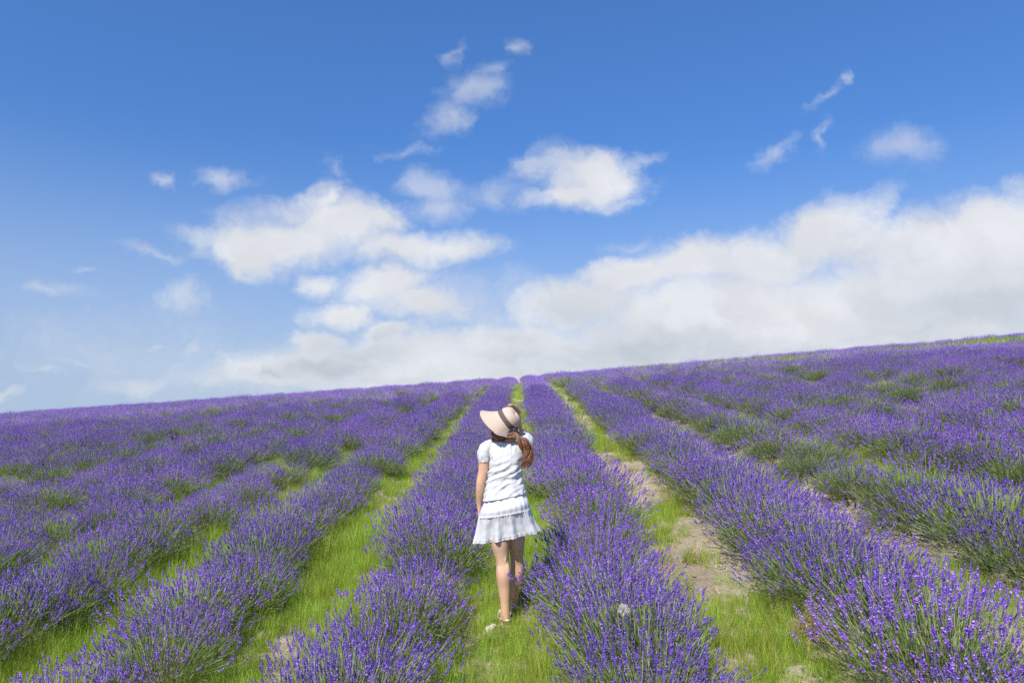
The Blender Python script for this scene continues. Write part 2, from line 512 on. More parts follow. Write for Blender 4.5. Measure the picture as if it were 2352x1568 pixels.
def make_bush(n_spk, rad, leafy, florets=15, lod=0, leanx=0.0):
    """One lavender plant: woody base, grey-green leaf mound, stems fanning out, flower spikes."""
    out = {}
    # stems
    a = rng.uniform(0, 2 * np.pi, n_spk)
    q = np.sqrt(rng.uniform(0, 1, n_spk))
    lump = 0.82 + 0.36 * vnoise2(np.cos(a) * 1.6 + 9, np.sin(a) * 1.6 + 4, int(rng.integers(1e6)))
    rb = 0.56 * rad * q
    base = np.stack([np.cos(a) * rb, np.sin(a) * rb, 0.10 + 0.12 * (1 - q ** 2)], -1)
    rt = 0.97 * rad * q * lump * rng.uniform(0.82, 1.12, n_spk)
    ht = (0.49 - 0.19 * q ** 2.4) * rng.uniform(0.82, 1.14, n_spk) * (0.9 + 0.1 * lump)
    ht = ht * np.where(rng.uniform(0, 1, n_spk) < 0.38, rng.uniform(0.66, 0.94, n_spk), 1.0)
    tip = np.stack([np.cos(a) * rt + leanx * ht, np.sin(a) * rt, ht], -1) + rng.normal(0, 0.022, (n_spk, 3))
    bend = np.stack([np.cos(a) * rt, np.sin(a) * rt, -ht * 0.5], -1) * rng.uniform(-0.25, 0.30, (n_spk, 1))
    wst = np.full(n_spk, 0.0028 if lod == 0 else 0.0055)
    out['flower_stems'] = ribbon_mesh('flower_stems', [blades(base, tip, wst, bend, 3 if lod == 0 else 2, 0.75)], M_STEM)
    # spikes
    dirn = unit(tip - base + bend * 0.8)
    dirn = unit(dirn + rng.normal(0, 0.12, (n_spk, 3)) + np.array([0, 0, 0.6]))
    ln = rng.uniform(0.028, 0.060, n_spk)
    s1 = unit(np.cross(dirn, rng.normal(size=(n_spk, 3)))); s2 = np.cross(dirn, s1)
    S = Soup()
    core = []
    if lod == 0:
        rr = 0.0034
        lv = [(0.0, 0.7), (0.5, 1.1), (1.0, 0.5)]
        ringpts = []
        for t, w in lv:
            c = tip + dirn * (ln * t)[:, None]
            ringpts.append([c + (s1 * math.cos(k * 2.0944) + s2 * math.sin(k * 2.0944)) * rr * w for k in range(3)])
        V = np.stack([np.stack(r_, 1) for r_ in ringpts], 1)        # n,3,3,3
        idx = np.arange(n_spk * 9).reshape(n_spk, 3, 3)
        fs = []
        for l in range(2):
            for k in range(3):
                fs.append(np.stack([idx[:, l, k], idx[:, l, (k + 1) % 3], idx[:, l + 1, (k + 1) % 3], idx[:, l + 1, k]], -1))
        core_me = mesh_from('spike_core', V.reshape(-1, 3), np.concatenate(fs), M_CALYX)
        nf = florets
        whorl = rng.integers(0, 6, (n_spk, nf))
        t = np.where(whorl == 0, -0.32, (whorl - 0.5) / 5.0) + rng.normal(0, 0.035, (n_spk, nf))
        t = np.clip(t, -0.4, 1.05)
        ph = rng.uniform(0, 2 * np.pi, (n_spk, nf))
        rad_f = rng.uniform(0.003, 0.0078, (n_spk, nf)) * (1 - 0.35 * np.clip(t, 0, 1))
        outw = s1[:, None] * np.cos(ph)[..., None] + s2[:, None] * np.sin(ph)[..., None]
        c = tip[:, None] + dirn[:, None] * (ln[:, None] * t)[..., None] + outw * rad_f[..., None]
        nrm = unit(outw + dirn[:, None] * 0.6 + rng.normal(0, 0.45, c.shape))
        u = unit(np.cross(nrm, rng.normal(size=c.shape))); v = np.cross(nrm, u)
        fade = np.where(rng.uniform(0, 1, (n_spk, 1)) < 0.12, 0.5, 1.0) * rng.uniform(0.8, 1.15, (n_spk, 1))      # some spikes are past their best
        sz = (rng.uniform(0.0026, 0.0052, (n_spk, nf)) * fade)[..., None]
        quad = np.stack([c - u * sz, c - v * sz * 0.8 + nrm * sz * .3, c + u * sz, c + v * sz * 0.8 + nrm * sz * .3], -2).reshape(-1, 4, 3)
        S.add(quad)
        fl = S.mesh('flower_spikes', M_FLOWER)
        # weld core and florets into one mesh with two materials
        bm = bmesh.new(); bm.from_mesh(fl); n0 = len(bm.faces); bm.from_mesh(core_me)
        bm.faces.ensure_lookup_table()
        for f in bm.faces[n0:]:
            f.material_index = 1
        me = bpy.data.meshes.new('flower_spikes'); bm.to_mesh(me); bm.free()
        me.materials.append(M_FLOWER); me.materials.append(M_CALYX)
        bpy.data.meshes.remove(fl); bpy.data.meshes.remove(core_me)
        out['flower_spikes'] = me
    else:
        nf = florets
        t = rng.uniform(-0.2, 1.0, (n_spk, nf))
        ph = rng.uniform(0, 2 * np.pi, (n_spk, nf))
        outw = s1[:, None] * np.cos(ph)[..., None] + s2[:, None] * np.sin(ph)[..., None]
        c = tip[:, None] + dirn[:, None] * (ln[:, None] * t)[..., None] * 1.3 + outw * 0.005
        nrm = unit(outw + rng.normal(0, 0.5, c.shape))
        v = unit(dirn[:, None] + rng.normal(0, 0.3, c.shape)); u = unit(np.cross(nrm, v))
        sz = rng.uniform(0.007, 0.011, (n_spk, nf))[..., None]
        S.add(np.stack([c - u * sz * .7, c - v * sz * 1.3, c + u * sz * .7, c + v * sz * 1.3], -2).reshape(-1, 4, 3))
        out['flower_spikes'] = S.mesh('flower_spikes', M_FLOWER)
    # leaf mound: narrow leaves in upright sprays on a dome
    nl = int(leafy * (1.9 if lod == 0 else 1.3))
    a = rng.uniform(0, 2 * np.pi, nl); cz = rng.uniform(-0.15, 1, nl)
    sr = np.sqrt(np.maximum(1 - cz ** 2, 0))
    shell = rng.uniform(0.55, 1.05, nl) * (0.85 + 0.3 * vnoise2(np.cos(a) * 2 + 5, np.sin(a) * 2 + cz * 2 + 7, int(rng.integers(1e6))))
    dom = np.stack([np.cos(a) * sr * 0.41, np.sin(a) * sr * 0.41, 0.14 + cz * 0.19], -1) * shell[:, None]
    dom[:, 2] = np.maximum(dom[:, 2], 0.05)
    dr = unit(np.stack([np.cos(a) * sr, np.sin(a) * sr, cz * 0.8 + 0.7], -1) + rng.normal(0, 0.35, (nl, 3)))
    ll = rng.uniform(0.035, 0.075, nl) * (1 if lod == 0 else 1.5)
    wl = rng.uniform(0.004, 0.0072, nl) * (1 if lod == 0 else 2.2)
    out['foliage'] = ribbon_mesh('foliage', [blades(dom, dom + dr * ll[:, None], wl, dr * 0 + np.array([0, 0, -0.012]), 2, 0.35)], M_LEAF)
    # woody base
    nw = 16 if lod == 0 else 6
    a = rng.uniform(0, 2 * np.pi, nw)
    b0 = np.stack([np.cos(a) * 0.04, np.sin(a) * 0.04, np.full(nw, -0.06)], -1)
    rr = rng.uniform(0.10, 0.24, nw)
    t0 = np.stack([np.cos(a) * rr, np.sin(a) * rr, rng.uniform(0.06, 0.18, nw)], -1)
    sets = [blades(b0, t0, np.full(nw, 0.011), None, 2, 0.6), blades(b0, t0, np.full(nw, 0.011), None, 2, 0.6)]
    out['woody_base'] = ribbon_mesh('woody_base', sets, M_WOOD)
    return out


LOOKS = ['full', 'full', 'full', 'full', 'thin', 'thin', 'leafy']
near_protos = [make_bush(480, 0.53, 1300, 18), make_bush(430, 0.50, 1300, 18), make_bush(520, 0.55, 1200, 18), make_bush(390, 0.52, 1400, 18, leanx=0.10),
               make_bush(240, 0.50, 1700, 18), make_bush(180, 0.47, 1900, 18, leanx=-0.1), make_bush(55, 0.44, 2500, 18)]


def join_meshes(name, meshes):
    bm = bmesh.new(); mats = []
    for me in meshes:
        n0 = len(bm.faces); bm.from_mesh(me); bm.faces.ensure_lookup_table()
        mp = []
        for mt in me.materials:
            if mt not in mats:
                mats.append(mt)
            mp.append(mats.index(mt))
        for f in bm.faces[n0:]:
            f.material_index = mp[min(f.material_index, len(mp) - 1)]
    out = bpy.data.meshes.new(name); bm.to_mesh(out); bm.free()
    for mt in mats:
        out.materials.append(mt)
    return out


def proto_collection(name, meshes):
    c = bpy.data.collections.new(name)
    for i, me in enumerate(meshes):
        o = bpy.data.objects.new('%s_%02d' % (name, i), me)
        c.objects.link(o)
    return c


mid_col = proto_collection('lavender_mid', [join_meshes('mid', list(p.values())) for p in near_protos])
far_col = proto_collection('lavender_far', [join_meshes('far', list(make_bush(n, r_, lf, 3, 1).values()))
                                            for (n, r_, lf) in ((380, .55, 260), (420, .58, 260), (360, .53, 260), (340, .55, 260), (190, .52, 380), (140, .49, 420), (40, .45, 520))])


def scatter(name, pts, rots, scales, idx, coll):
    """One object whose geometry nodes place plants of a kind at the given spots."""
    me = bpy.data.meshes.new(name)
    n = len(pts)
    me.vertices.add(n); me.vertices.foreach_set('co', np.asarray(pts, np.float32).ravel())
    a = me.attributes.new('rot', 'FLOAT_VECTOR', 'POINT'); a.data.foreach_set('vector', np.asarray(rots, np.float32).ravel())
    a = me.attributes.new('siz', 'FLOAT_VECTOR', 'POINT'); a.data.foreach_set('vector', np.asarray(scales, np.float32).ravel())
    a = me.attributes.new('pick', 'INT', 'POINT'); a.data.foreach_set('value', np.asarray(idx, np.int32))
    o = link(name, me)
    ng = bpy.data.node_groups.new(name + '_nodes', 'GeometryNodeTree')
    ng.interface.new_socket('Geometry', in_out='INPUT', socket_type='NodeSocketGeometry')
    ng.interface.new_socket('Geometry', in_out='OUTPUT', socket_type='NodeSocketGeometry')
    N, L = ng.nodes.new, ng.links.new
    gi, go = N('NodeGroupInput'), N('NodeGroupOutput')
    m2p = N('GeometryNodeMeshToPoints')
    ci = N('GeometryNodeCollectionInfo'); ci.inputs['Collection'].default_value = coll
    ci.inputs['Separate Children'].default_value = True; ci.inputs['Reset Children'].default_value = True
    iop = N('GeometryNodeInstanceOnPoints'); iop.inputs['Pick Instance'].default_value = True
    def na(nm, t):
        k = N('GeometryNodeInputNamedAttribute'); k.data_type = t; k.inputs['Name'].default_value = nm
        return next(s for s in k.outputs if s.enabled and s.name == 'Attribute')
    e2r = N('FunctionNodeEulerToRotation'); L(na('rot', 'FLOAT_VECTOR'), e2r.inputs[0])
    L(gi.outputs[0], m2p.inputs['Mesh']); L(m2p.outputs[0], iop.inputs['Points'])
    L(ci.outputs[0], iop.inputs['Instance']); L(na('pick', 'INT'), iop.inputs['Instance Index'])
    L(e2r.outputs[0], iop.inputs['Rotation']); L(na('siz', 'FLOAT_VECTOR'), iop.inputs['Scale'])
    L(iop.outputs[0], go.inputs[0])
    md = o.modifiers.new('scatter', 'NODES'); md.node_group = ng
    return o


# --- where every bush stands
CM = np.array(CAM_M)


def project(p):
    q = (np.asarray(p) - np.array(CAM)) @ CM
    w = -q[:, 2]
    ok = w > 0.05
    w = np.where(ok, w, 1)
    return CX + F_PX * q[:, 0] / w, CY - F_PX * q[:, 1] / w, ok, w


rows = []
for r_ in range(-60, 75):
    cxr = G0 + (r_ + 0.5) * PITCH_ROW
    y = 2.2 + rng.uniform(0, 0.4)
    k = 0
    while y < 100:
        rows.append((r_, k, cxr + rng.normal(0, 0.06 if -3 < r_ < 2 else 0.13), y))
        y += rng.uniform(0.44, 0.72) if -3 < r_ < 2 else rng.uniform(0.38, 0.74); k += 1
B = np.array(rows)
bx, by = B[:, 2], B[:, 3]
bz = H(bx, by)
px, py, ok, dist = project(np.stack([bx, by, bz + 0.3], -1))
margin = 0.9 / np.maximum(dist, .5) * F_PX
inview = ok & (px > -1000) & (px < 3352) & (py < 260 + 1568 + 0.55 / np.maximum(dist, .5) * F_PX) & (by > 2.4)
# hidden behind the brow of the hill?
elev = (bz + 0.62 - CAM.z) / by
mx = np.full(len(bx), -9.0)
for f in np.linspace(0.12, 0.985, 40):
    mx = np.maximum(mx, (H0(bx * f, by * f) + 0.30 - CAM.z) / (by * f))
visible = inview & (elev > mx - 0.004)
patch = fbm2(bx / 3.1 + 11, by / 4.5 + 3, 77, 3)          # weaker stretches of the field
gone = ((rng.uniform(0, 1, len(bx)) < 0.035) & (np.abs(B[:, 0] + 0.5) > 2)) | ((patch < 0.30) & (rng.uniform(0, 1, len(bx)) < 0.45) & (np.abs(B[:, 0] + 0.5) > 2) & (by > 9))
keep = visible & ~gone
topx, topy, _, _ = project(np.stack([bx, by, bz + 0.46], -1))
inframe = (px > -margin * .45) & (px < 2352 + margin * .45) & (topy < 1560)
sel = np.where(keep)[0]
sel = sel[np.argsort(dist[sel])]
NEAR = sel[:300]
REST = sel[300:]


def pick_look(i):
    v = patch[i] + rng.normal(0, 0.085)
    if v < 0.33: return int(rng.choice([6, 5, 4]))
    if v < 0.42: return int(rng.choice([4, 5, 3, 1]))
    return int(rng.integers(0, 4))


looks = np.array([pick_look(i) for i in range(len(bx))])
strip = (bx > 4.5) & (np.abs(by - 37.5 - 0.02 * bx - 1.2 * np.sin(bx * .5)) < 2.2) & (fbm2(bx / 2.5, by / 2.5 + 40, 91, 2) > 0.34)   # a weedy strip across the right-hand rows
weak = strip | ((by > 12) & (fbm2(bx / 1.9 + 50, by / 2.6 + 9, 123, 3) > 0.665))
looks[weak] = 6
gone_far = strip & (rng.uniform(0, 1, len(bx)) < 0.9)
keep = keep & ~gone_far
sel = sel[keep[sel]]
fi = sel[inframe[sel]]
NEAR = fi[:300]
REST = np.setdiff1d(sel, NEAR)                       # the rest of the field, also beyond the edges of the frame
yaws = rng.uniform(0, 2 * np.pi, len(bx))
sizes = np.where(np.abs(B[:, 0] + 0.5) < 1, rng.uniform(0.86, 1.12, len(bx)), rng.uniform(0.84, 1.2, len(bx))) * np.where(B[:, 0] >= 1, 1.13, np.where(B[:, 0] >= 0, 1.06, np.where(by < 12, np.where(B[:, 0] <= -2, 0.90, 0.97), 1.03)))

ORD = ['first', 'second', 'third', 'fourth', 'fifth', 'sixth', 'seventh', 'eighth', 'ninth', 'tenth', 'eleventh', 'twelfth', 'thirteenth', 'fourteenth', 'fifteenth', 'sixteenth', 'seventeenth', 'eighteenth', 'nineteenth', 'twentieth']
SIDE = {0: 'row right of the woman', -1: 'row left of the woman'}


def row_name(r_):
    if r_ in SIDE: return SIDE[r_]
    return '%s row right of the woman' % ORD[r_] if r_ > 0 else '%s row left of the woman' % ORD[-r_ - 1]


WORD = {'full': 'full', 'thin': 'thin', 'leafy': 'leafy'}
proto_things = []
for p in near_protos:
    root = bpy.data.objects.new('lavender_bush', None)
    root.empty_display_size = 0.1
    kids = []
    for nm, me in p.items():
        c = bpy.data.objects.new(nm, me); c.parent = root
        c['kind'] = 'stuff'
        kids.append(c)
    proto_things.append((root, kids))
count_row = {}
for i in sorted(NEAR, key=lambda j: by[j]):
    r_ = int(B[i, 0])
    n = count_row.get(r_, 0); count_row[r_] = n + 1
    root, kids = proto_things[looks[i]]
    o = root.copy(); COL.objects.link(o)
    o.location = (bx[i], by[i], bz[i])
    o.rotation_euler = (R(rng.normal(0, 4)), R(rng.normal(0, 4)), yaws[i])
    s = sizes[i]; o.scale = (s, s, s * rng.uniform(0.92, 1.1) * (0.84 if r_ >= 1 else 0.94))
    for kd in kids:
        c = kd.copy(); c.parent = o; COL.objects.link(c)
    lk = WORD[LOOKS[looks[i]]]
    if n < 20:
        lab = '%s lavender bush, %s from the near end of the %s' % (lk, ORD[n], row_name(r_))
    else:
        lab = 'lavender bush merged into the far stretch of the %s' % row_name(r_)
    tag(o, lab, 'lavender bush', 'lavender bushes planted in rows')
for root, kids in proto_things:
    for kd in kids:
        bpy.data.objects.remove(kd)
    bpy.data.objects.remove(root)

mid = REST[by[REST] < 26]
fr = REST[by[REST] >= 26]
for nm, s_, cl in (('lavender_field', mid, mid_col), ('distant_lavender_field', fr, far_col)):
    n = len(s_)
    o = scatter(nm, np.stack([bx[s_], by[s_], bz[s_]], -1),
                np.stack([rng.normal(0, .07, n), rng.normal(0, .07, n), yaws[s_]], -1),
                np.stack([sizes[s_], sizes[s_], sizes[s_] * rng.uniform(0.9, 1.12, n) * np.where(B[s_, 0] >= 1, 0.88, 0.96)], -1), looks[s_], cl)
    tag(o, 'dense purple lavender rows running up to the brow of the hill' if nm == 'lavender_field' else 'far purple lavender along the skyline of the hill', 'lavender', None, 'stuff')
print('bushes', len(NEAR), len(mid), len(fr))


# ------------------------------------------------------------------ grass in the paths
def make_tuft(n, rad, hmin, hmax, w, mat=M_GRASS, spread=0.25):
    a = rng.uniform(0, 2 * np.pi, n); q = np.sqrt(rng.uniform(0, 1, n)) * rad
    b = np.stack([np.cos(a) * q, np.sin(a) * q, np.full(n, -0.01)], -1)
    h = rng.uniform(hmin, hmax, n)
    t = b + np.stack([rng.normal(0, spread, n) * h, rng.normal(0, spread, n) * h, h], -1)
    bend = np.stack([rng.normal(0, .15, n) * h, rng.normal(0, .15, n) * h, np.zeros(n)], -1)
    return ribbon_mesh('tuft', [blades(b, t, rng.uniform(0.7, 1.3, n) * w, bend, 2, 0.25)], mat)


grass_near = proto_collection('grass_tuft', [make_tuft(70, 0.085, 0.04, 0.14, 0.0030), make_tuft(64, 0.085, 0.06, 0.20, 0.0030), make_tuft(50, 0.07, 0.02, 0.075, 0.0034),
                                             make_tuft(26, 0.08, 0.02, 0.07, 0.003, M_STRAW, 0.9)])
grass_far = proto_collection('grass_clump', [make_tuft(46, 0.15, 0.05, 0.13, 0.009), make_tuft(46, 0.15, 0.05, 0.15, 0.009), make_tuft(24, 0.14, 0.03, 0.09, 0.008, M_STRAW, 0.8)])


def grass_points(x0, x1, y0, y1, per_m2, far=False):
    n = int((x1 - x0) * (y1 - y0) * per_m2)
    x = rng.uniform(x0, x1, n); y = rng.uniform(y0, y1, n)
    g = gap_off(x)
    q = np.round((x - G0) / PITCH_ROW)                        # which path
    cover = fbm2(x * 1.5 + 31 + q * 7, y * 0.8 + 17, 41, 3) + 0.35 * (fbm2(x * 5, y * 5, 55, 2) - 0.5)
    # the first path to the right is mostly bare sand, the others are green
    bias = np.where(q == 1, np.where(y < 5.0, 0.10, -0.05), np.where(q == 2, -0.02, np.where(q == 0, 0.17, np.where(q == -1, 0.20, 0.30))))
    if far: bias = bias * 0.7 + 0.03
    band = np.clip((np.where(q <= 0, 0.74, 0.60) - g) / 0.25, 0, 1)
    ok_ = (rng.uniform(0, 1, n) < band) & (cover + bias > 0.50 + 0.08 * rng.normal(0, 1, n))
    x, y = x[ok_], y[ok_]
    p = np.stack([x, y, H(x, y)], -1)
    qx, qy, okk, w = project(p)
    vis = okk & (qx > -120) & (qx < 2472) & (qy < 1700)
    return p[vis]


gp = np.concatenate([grass_points(-7, 8, 3.2, 8.5, 330), grass_points(-12, 13, 8.5, 16, 140)])
n = len(gp)
gi_ = rng.choice(4, n, p=[.40, .27, .25, .08])
sg = rng.uniform(0.6, 1.3, n) * (0.5 + 0.9 * fbm2(gp[:, 0] * 1.1, gp[:, 1] * 1.1, 63, 2))
o = scatter('grass', gp, np.stack([rng.normal(0, .1, n), rng.normal(0, .1, n), rng.uniform(0, 6.28, n)], -1), np.stack([sg, sg, sg * rng.uniform(.8, 1.2, n)], -1), gi_, grass_near)
tag(o, 'bright yellow green young grass growing in the paths between rows', 'grass', None, 'stuff')
gq = grass_points(-45, 55, 16, 70, 18, True)
wk = np.where(weak & visible & (by > 12))[0]
wp = np.repeat(np.stack([bx[wk], by[wk], bz[wk]], -1), 5, 0) + rng.normal(0, .25, (len(wk) * 5, 3)) * [1, 1, 0]
wp[:, 2] = H(wp[:, 0], wp[:, 1])
# keep what the hill does not hide
el = (gq[:, 2] + 0.12 - CAM.z) / gq[:, 1]; m_ = np.full(len(gq), -9.)
for f in np.linspace(0.2, 0.98, 25):
    m_ = np.maximum(m_, (H0(gq[:, 0] * f, gq[:, 1] * f) - CAM.z) / (gq[:, 1] * f))
gq = gq[el > m_ - 0.003]
n1 = len(gq)
gq = np.concatenate([gq, wp])
n2 = len(gq)
sg = rng.uniform(0.7, 1.4, n2)
sg[n1:] = np.where(np.repeat(strip[wk], 5), rng.uniform(3.2, 5.2, n2 - n1), rng.uniform(0.9, 1.9, n2 - n1))
o = scatter('distant_grass', gq, np.stack([np.zeros(n2), np.zeros(n2), rng.uniform(0, 6.28, n2)], -1), np.stack([sg, sg, sg], -1), rng.choice(3, n2, p=[.46, .40, .14]), grass_far)
tag(o, 'strips of green grass between the far lavender rows', 'grass', None, 'stuff')
print('grass', n, n2)


# ------------------------------------------------------------------ clods, stones, straw
def rock_mesh(name, mat, seed, sub=2, amp=0.35):
    bm = bmesh.new(); bmesh.ops.create_icosphere(bm, subdivisions=sub, radius=1)
    for v in bm.verts:
        d = 1 + amp * mnoise.noise(v.co * 1.3 + Vector((seed * 7.1, 3, 1))) + amp * 0.5 * mnoise.noise(v.co * 3.1 + Vector((seed, 9, 4)))
        v.co = Vector((v.co.x * d, v.co.y * d * 0.85, v.co.z * d * 0.62))
    me = bpy.data.meshes.new(name); bm.to_mesh(me); bm.free(); me.materials.append(mat)
    return me


M_CLOD = simple_mat('soil_clod', (0.46, 0.36, 0.235), 0.95, 0.1, 30, 0.3, 0.8, 120)
M_STONE = simple_mat('pale_stone', (0.74, 0.66, 0.58), 0.9, 0.2, 25, 0.2, 0.6, 90)
clods = proto_collection('clod', [rock_mesh('clod', M_CLOD, s_) for s_ in range(4)])
cp = []
n = 22000
x = rng.uniform(-7, 8, n); y = rng.uniform(3.3, 16, n)
g = gap_off(x); okc = (g < 0.55) & (rng.uniform(0, 1, n) < np.where(np.abs((x - G0) / PITCH_ROW - 1) < .4, 0.9, 0.35))
x, y = x[okc], y[okc]; n = len(x)
sg = 0.006 + 0.026 * rng.uniform(0, 1, n) ** 5
o = scatter('soil_clods', np.stack([x, y, H(x, y)], -1), rng.uniform(0, 6.28, (n, 3)), np.stack([sg] * 3, -1), rng.integers(0, 4, n), clods)
tag(o, 'small crumbs of dry sandy soil scattered on the paths', 'soil', None, 'stuff')


litter = proto_collection('litter', [make_tuft(18, 0.13, 0.004, 0.02, 0.0032, M_STRAW, 3.2), make_tuft(14, 0.12, 0.004, 0.018, 0.003, M_STRAW, 4.0)])
n = 9000
x = rng.uniform(-8, 9, n); y = rng.uniform(3.3, 20, n); g = gap_off(x)
okc = (g < 0.6) & (fbm2(x * 2.1, y * 1.4, 301, 3) > 0.46)
x, y = x[okc], y[okc]; n = len(x); sg = rng.uniform(.7, 1.6, n)
o = scatter('dry_litter', np.stack([x, y, H(x, y) + .012], -1), np.stack([np.zeros(n), np.zeros(n), rng.uniform(0, 6.28, n)], -1), np.stack([sg] * 3, -1), rng.integers(0, 2, n), litter)
tag(o, 'bits of dry straw lying on the soil of the paths', 'straw', None, 'stuff')


def on_ground(px_, py_):
    d = ray(px_, py_)
    t = 2.0
    for _ in range(4000):
        p = CAM + d * t
        if p.z <= float(H(p.x, p.y)):
            break
        t += 0.005
    return p


# ------------------------------------------------------------------ the woman on the path
GL = on_ground(1163, 1438)                       # under her left heel
GR = on_ground(1178, 1408)                       # under her right heel
D0 = GL.y
ROOT = Vector((at(1166, 1420, D0).x, D0, GL.z))


def P(px_, py_, dy=0.0):
    """A point of her figure, relative to where she stands; dy is metres away from the camera."""
    return at(px_, py_, D0 + dy) - ROOT


def S(px_, dy=0.0):
    return px_ * (D0 + dy) / F_PX


def cat(keys, n):
    """Smooth curve through a list of equal-length tuples."""
    k = np.array([[float(c) for c in kk] for kk in keys])
    m = len(k)
    t = np.linspace(0, m - 1, n)
    i = np.clip(np.floor(t).astype(int), 0, m - 2)
    f = (t - i)[:, None]
    p0, p1, p2, p3 = k[np.maximum(i - 1, 0)], k[i], k[i + 1], k[np.minimum(i + 2, m - 1)]
    return 0.5 * (2 * p1 + (p2 - p0) * f + (2 * p0 - 5 * p1 + 4 * p2 - p3) * f ** 2 + (3 * p1 - p0 - 3 * p2 + p3) * f ** 3)


def tube(bm, keys, n=20, seg=20, hint=(1, 0, 0), cap=True):
    """keys: (point, rx, ry). A closed tapering limb."""
    c = cat([(*p, rx, ry) for p, rx, ry in keys], n)
    pts = c[:, :3]; rx = np.maximum(c[:, 3], 1e-4); ry = np.maximum(c[:, 4], 1e-4)
    tg = unit(np.gradient(pts, axis=0))
    hx = np.array(hint, float)
    rings = []
    for j in range(n):
        t = tg[j]; x = hx - t * hx.dot(t); x /= max(np.linalg.norm(x), 1e-6); y = np.cross(t, x)
        ring = []
        for k in range(seg):
            a = 2 * math.pi * k / seg
            ring.append(bm.verts.new(pts[j] + x * (rx[j] * math.cos(a)) + y * (ry[j] * math.sin(a))))
        rings.append(ring)
    for j in range(n - 1):
        for k in range(seg):
            bm.faces.new((rings[j][k], rings[j][(k + 1) % seg], rings[j + 1][(k + 1) % seg], rings[j + 1][k]))
    if cap:
        for e, ring in ((0, rings[0]), (-1, rings[-1])):
            r_ = min(rx[e], ry[e]) * 0.6
            tip = bm.verts.new(pts[e] + tg[e] * (r_ if e else -r_))
            for k in range(seg):
                a, b = ring[k], ring[(k + 1) % seg]
                bm.faces.new((a, b, tip) if e else (b, a, tip))
    return rings


def ball(bm, c, rx, ry, rz, rot=None, sub=3):
    m = Matrix.Translation(c) @ (rot.to_matrix().to_4x4() if rot else Matrix.Identity(4)) @ Matrix.Diagonal((rx, ry, rz, 1))
    bmesh.ops.create_icosphere(bm, subdivisions=sub, radius=1, matrix=m)


def remeshed(bm, name, voxel, smooth, mat):
    bmesh.ops.recalc_face_normals(bm, faces=bm.faces)
    me = bpy.data.meshes.new('tmp'); bm.to_mesh(me); bm.free()
    o = bpy.data.objects.new('tmp', me); COL.objects.link(o)
    rm = o.modifiers.new('r', 'REMESH'); rm.mode = 'VOXEL'; rm.voxel_size = voxel; rm.use_smooth_shade = True
    sm = o.modifiers.new('s', 'SMOOTH'); sm.factor = 0.5; sm.iterations = smooth
    bpy.context.view_layer.update()
    dg = bpy.context.evaluated_depsgraph_get()
    out = bpy.data.meshes.new_from_object(o.evaluated_get(dg))
    bpy.data.objects.remove(o); bpy.data.meshes.remove(me)
    out.name = name
    out.materials.clear(); out.materials.append(mat)
    out.polygons.foreach_set('use_smooth', np.ones(len(out.polygons), dtype=bool))
    return out


M_SKIN = simple_mat('skin', (0.66, 0.40, 0.25), 0.48, 0.35, 14, 0.11, 0.2, 160, sss=0.05)
M_SHIRT = simple_mat('white_cotton', (0.66, 0.655, 0.65), 0.9, 0.1, 6, 0.02, 0.25, 420, trans=0.06)
M_SKIRT = simple_mat('white_linen', (0.69, 0.68, 0.665), 0.9, 0.1, 6, 0.02, 0.25, 380, trans=0.06)
M_SANDAL = simple_mat('sandal_white', (0.80, 0.77, 0.74), 0.6, 0.3)
M_RIBBON = simple_mat('hat_ribbon', (0.13, 0.095, 0.085), 0.75, 0.2, 40, 0.12, 0.3, 500)
M_BOW = simple_mat('dark_ribbon', (0.022, 0.017, 0.018), 0.6, 0.3, 40, 0.12)


def straw_mat():
    m, nt, N, L = nodes_mat('woven_straw')
    uvn = N('ShaderNodeUVMap'); uvn.uv_map = 'weave'
    sp = N('ShaderNodeSeparateXYZ'); L(uvn.outputs[0], sp.inputs[0])
    wv = N('ShaderNodeTexWave'); wv.wave_type = 'BANDS'; wv.bands_direction = 'Y'
    L(uvn.outputs[0], wv.inputs['Vector']); wv.inputs['Scale'].default_value = 9; wv.inputs['Distortion'].default_value = 0.6
    wv.inputs['Detail'].default_value = 2
    n = N('ShaderNodeTexNoise'); L(uvn.outputs[0], n.inputs['Vector']); n.inputs['Scale'].default_value = 60
    r = ramp(N, [(0.15, (0.58, 0.44, 0.33)), (0.7, (0.86, 0.695, 0.545))]); L(wv.outputs['Fac'], r.inputs[0])
    p = N('ShaderNodeBsdfPrincipled'); L(r.outputs[0], p.inputs['Base Color']); p.inputs['Roughness'].default_value = 0.75
    p.inputs['Specular IOR Level'].default_value = 0.2
    ad = N('ShaderNodeMath'); ad.operation = 'MULTIPLY_ADD'; L(n.outputs[0], ad.inputs[0]); ad.inputs[1].default_value = 0.3; L(wv.outputs['Fac'], ad.inputs[2])
    b = N('ShaderNodeBump'); b.inputs['Strength'].default_value = 0.6; b.inputs['Distance'].default_value = 0.002
    L(ad.outputs[0], b.inputs['Height']); L(b.outputs[0], p.inputs['Normal'])
    t = N('ShaderNodeBsdfTranslucent'); L(r.outputs[0], t.inputs[0])
    mx = N('ShaderNodeMixShader'); mx.inputs[0].default_value = 0.10
    L(p.outputs[0], mx.inputs[1]); L(t.outputs[0], mx.inputs[2])
    out = N('ShaderNodeOutputMaterial'); L(mx.outputs[0], out.inputs[0])
    return m


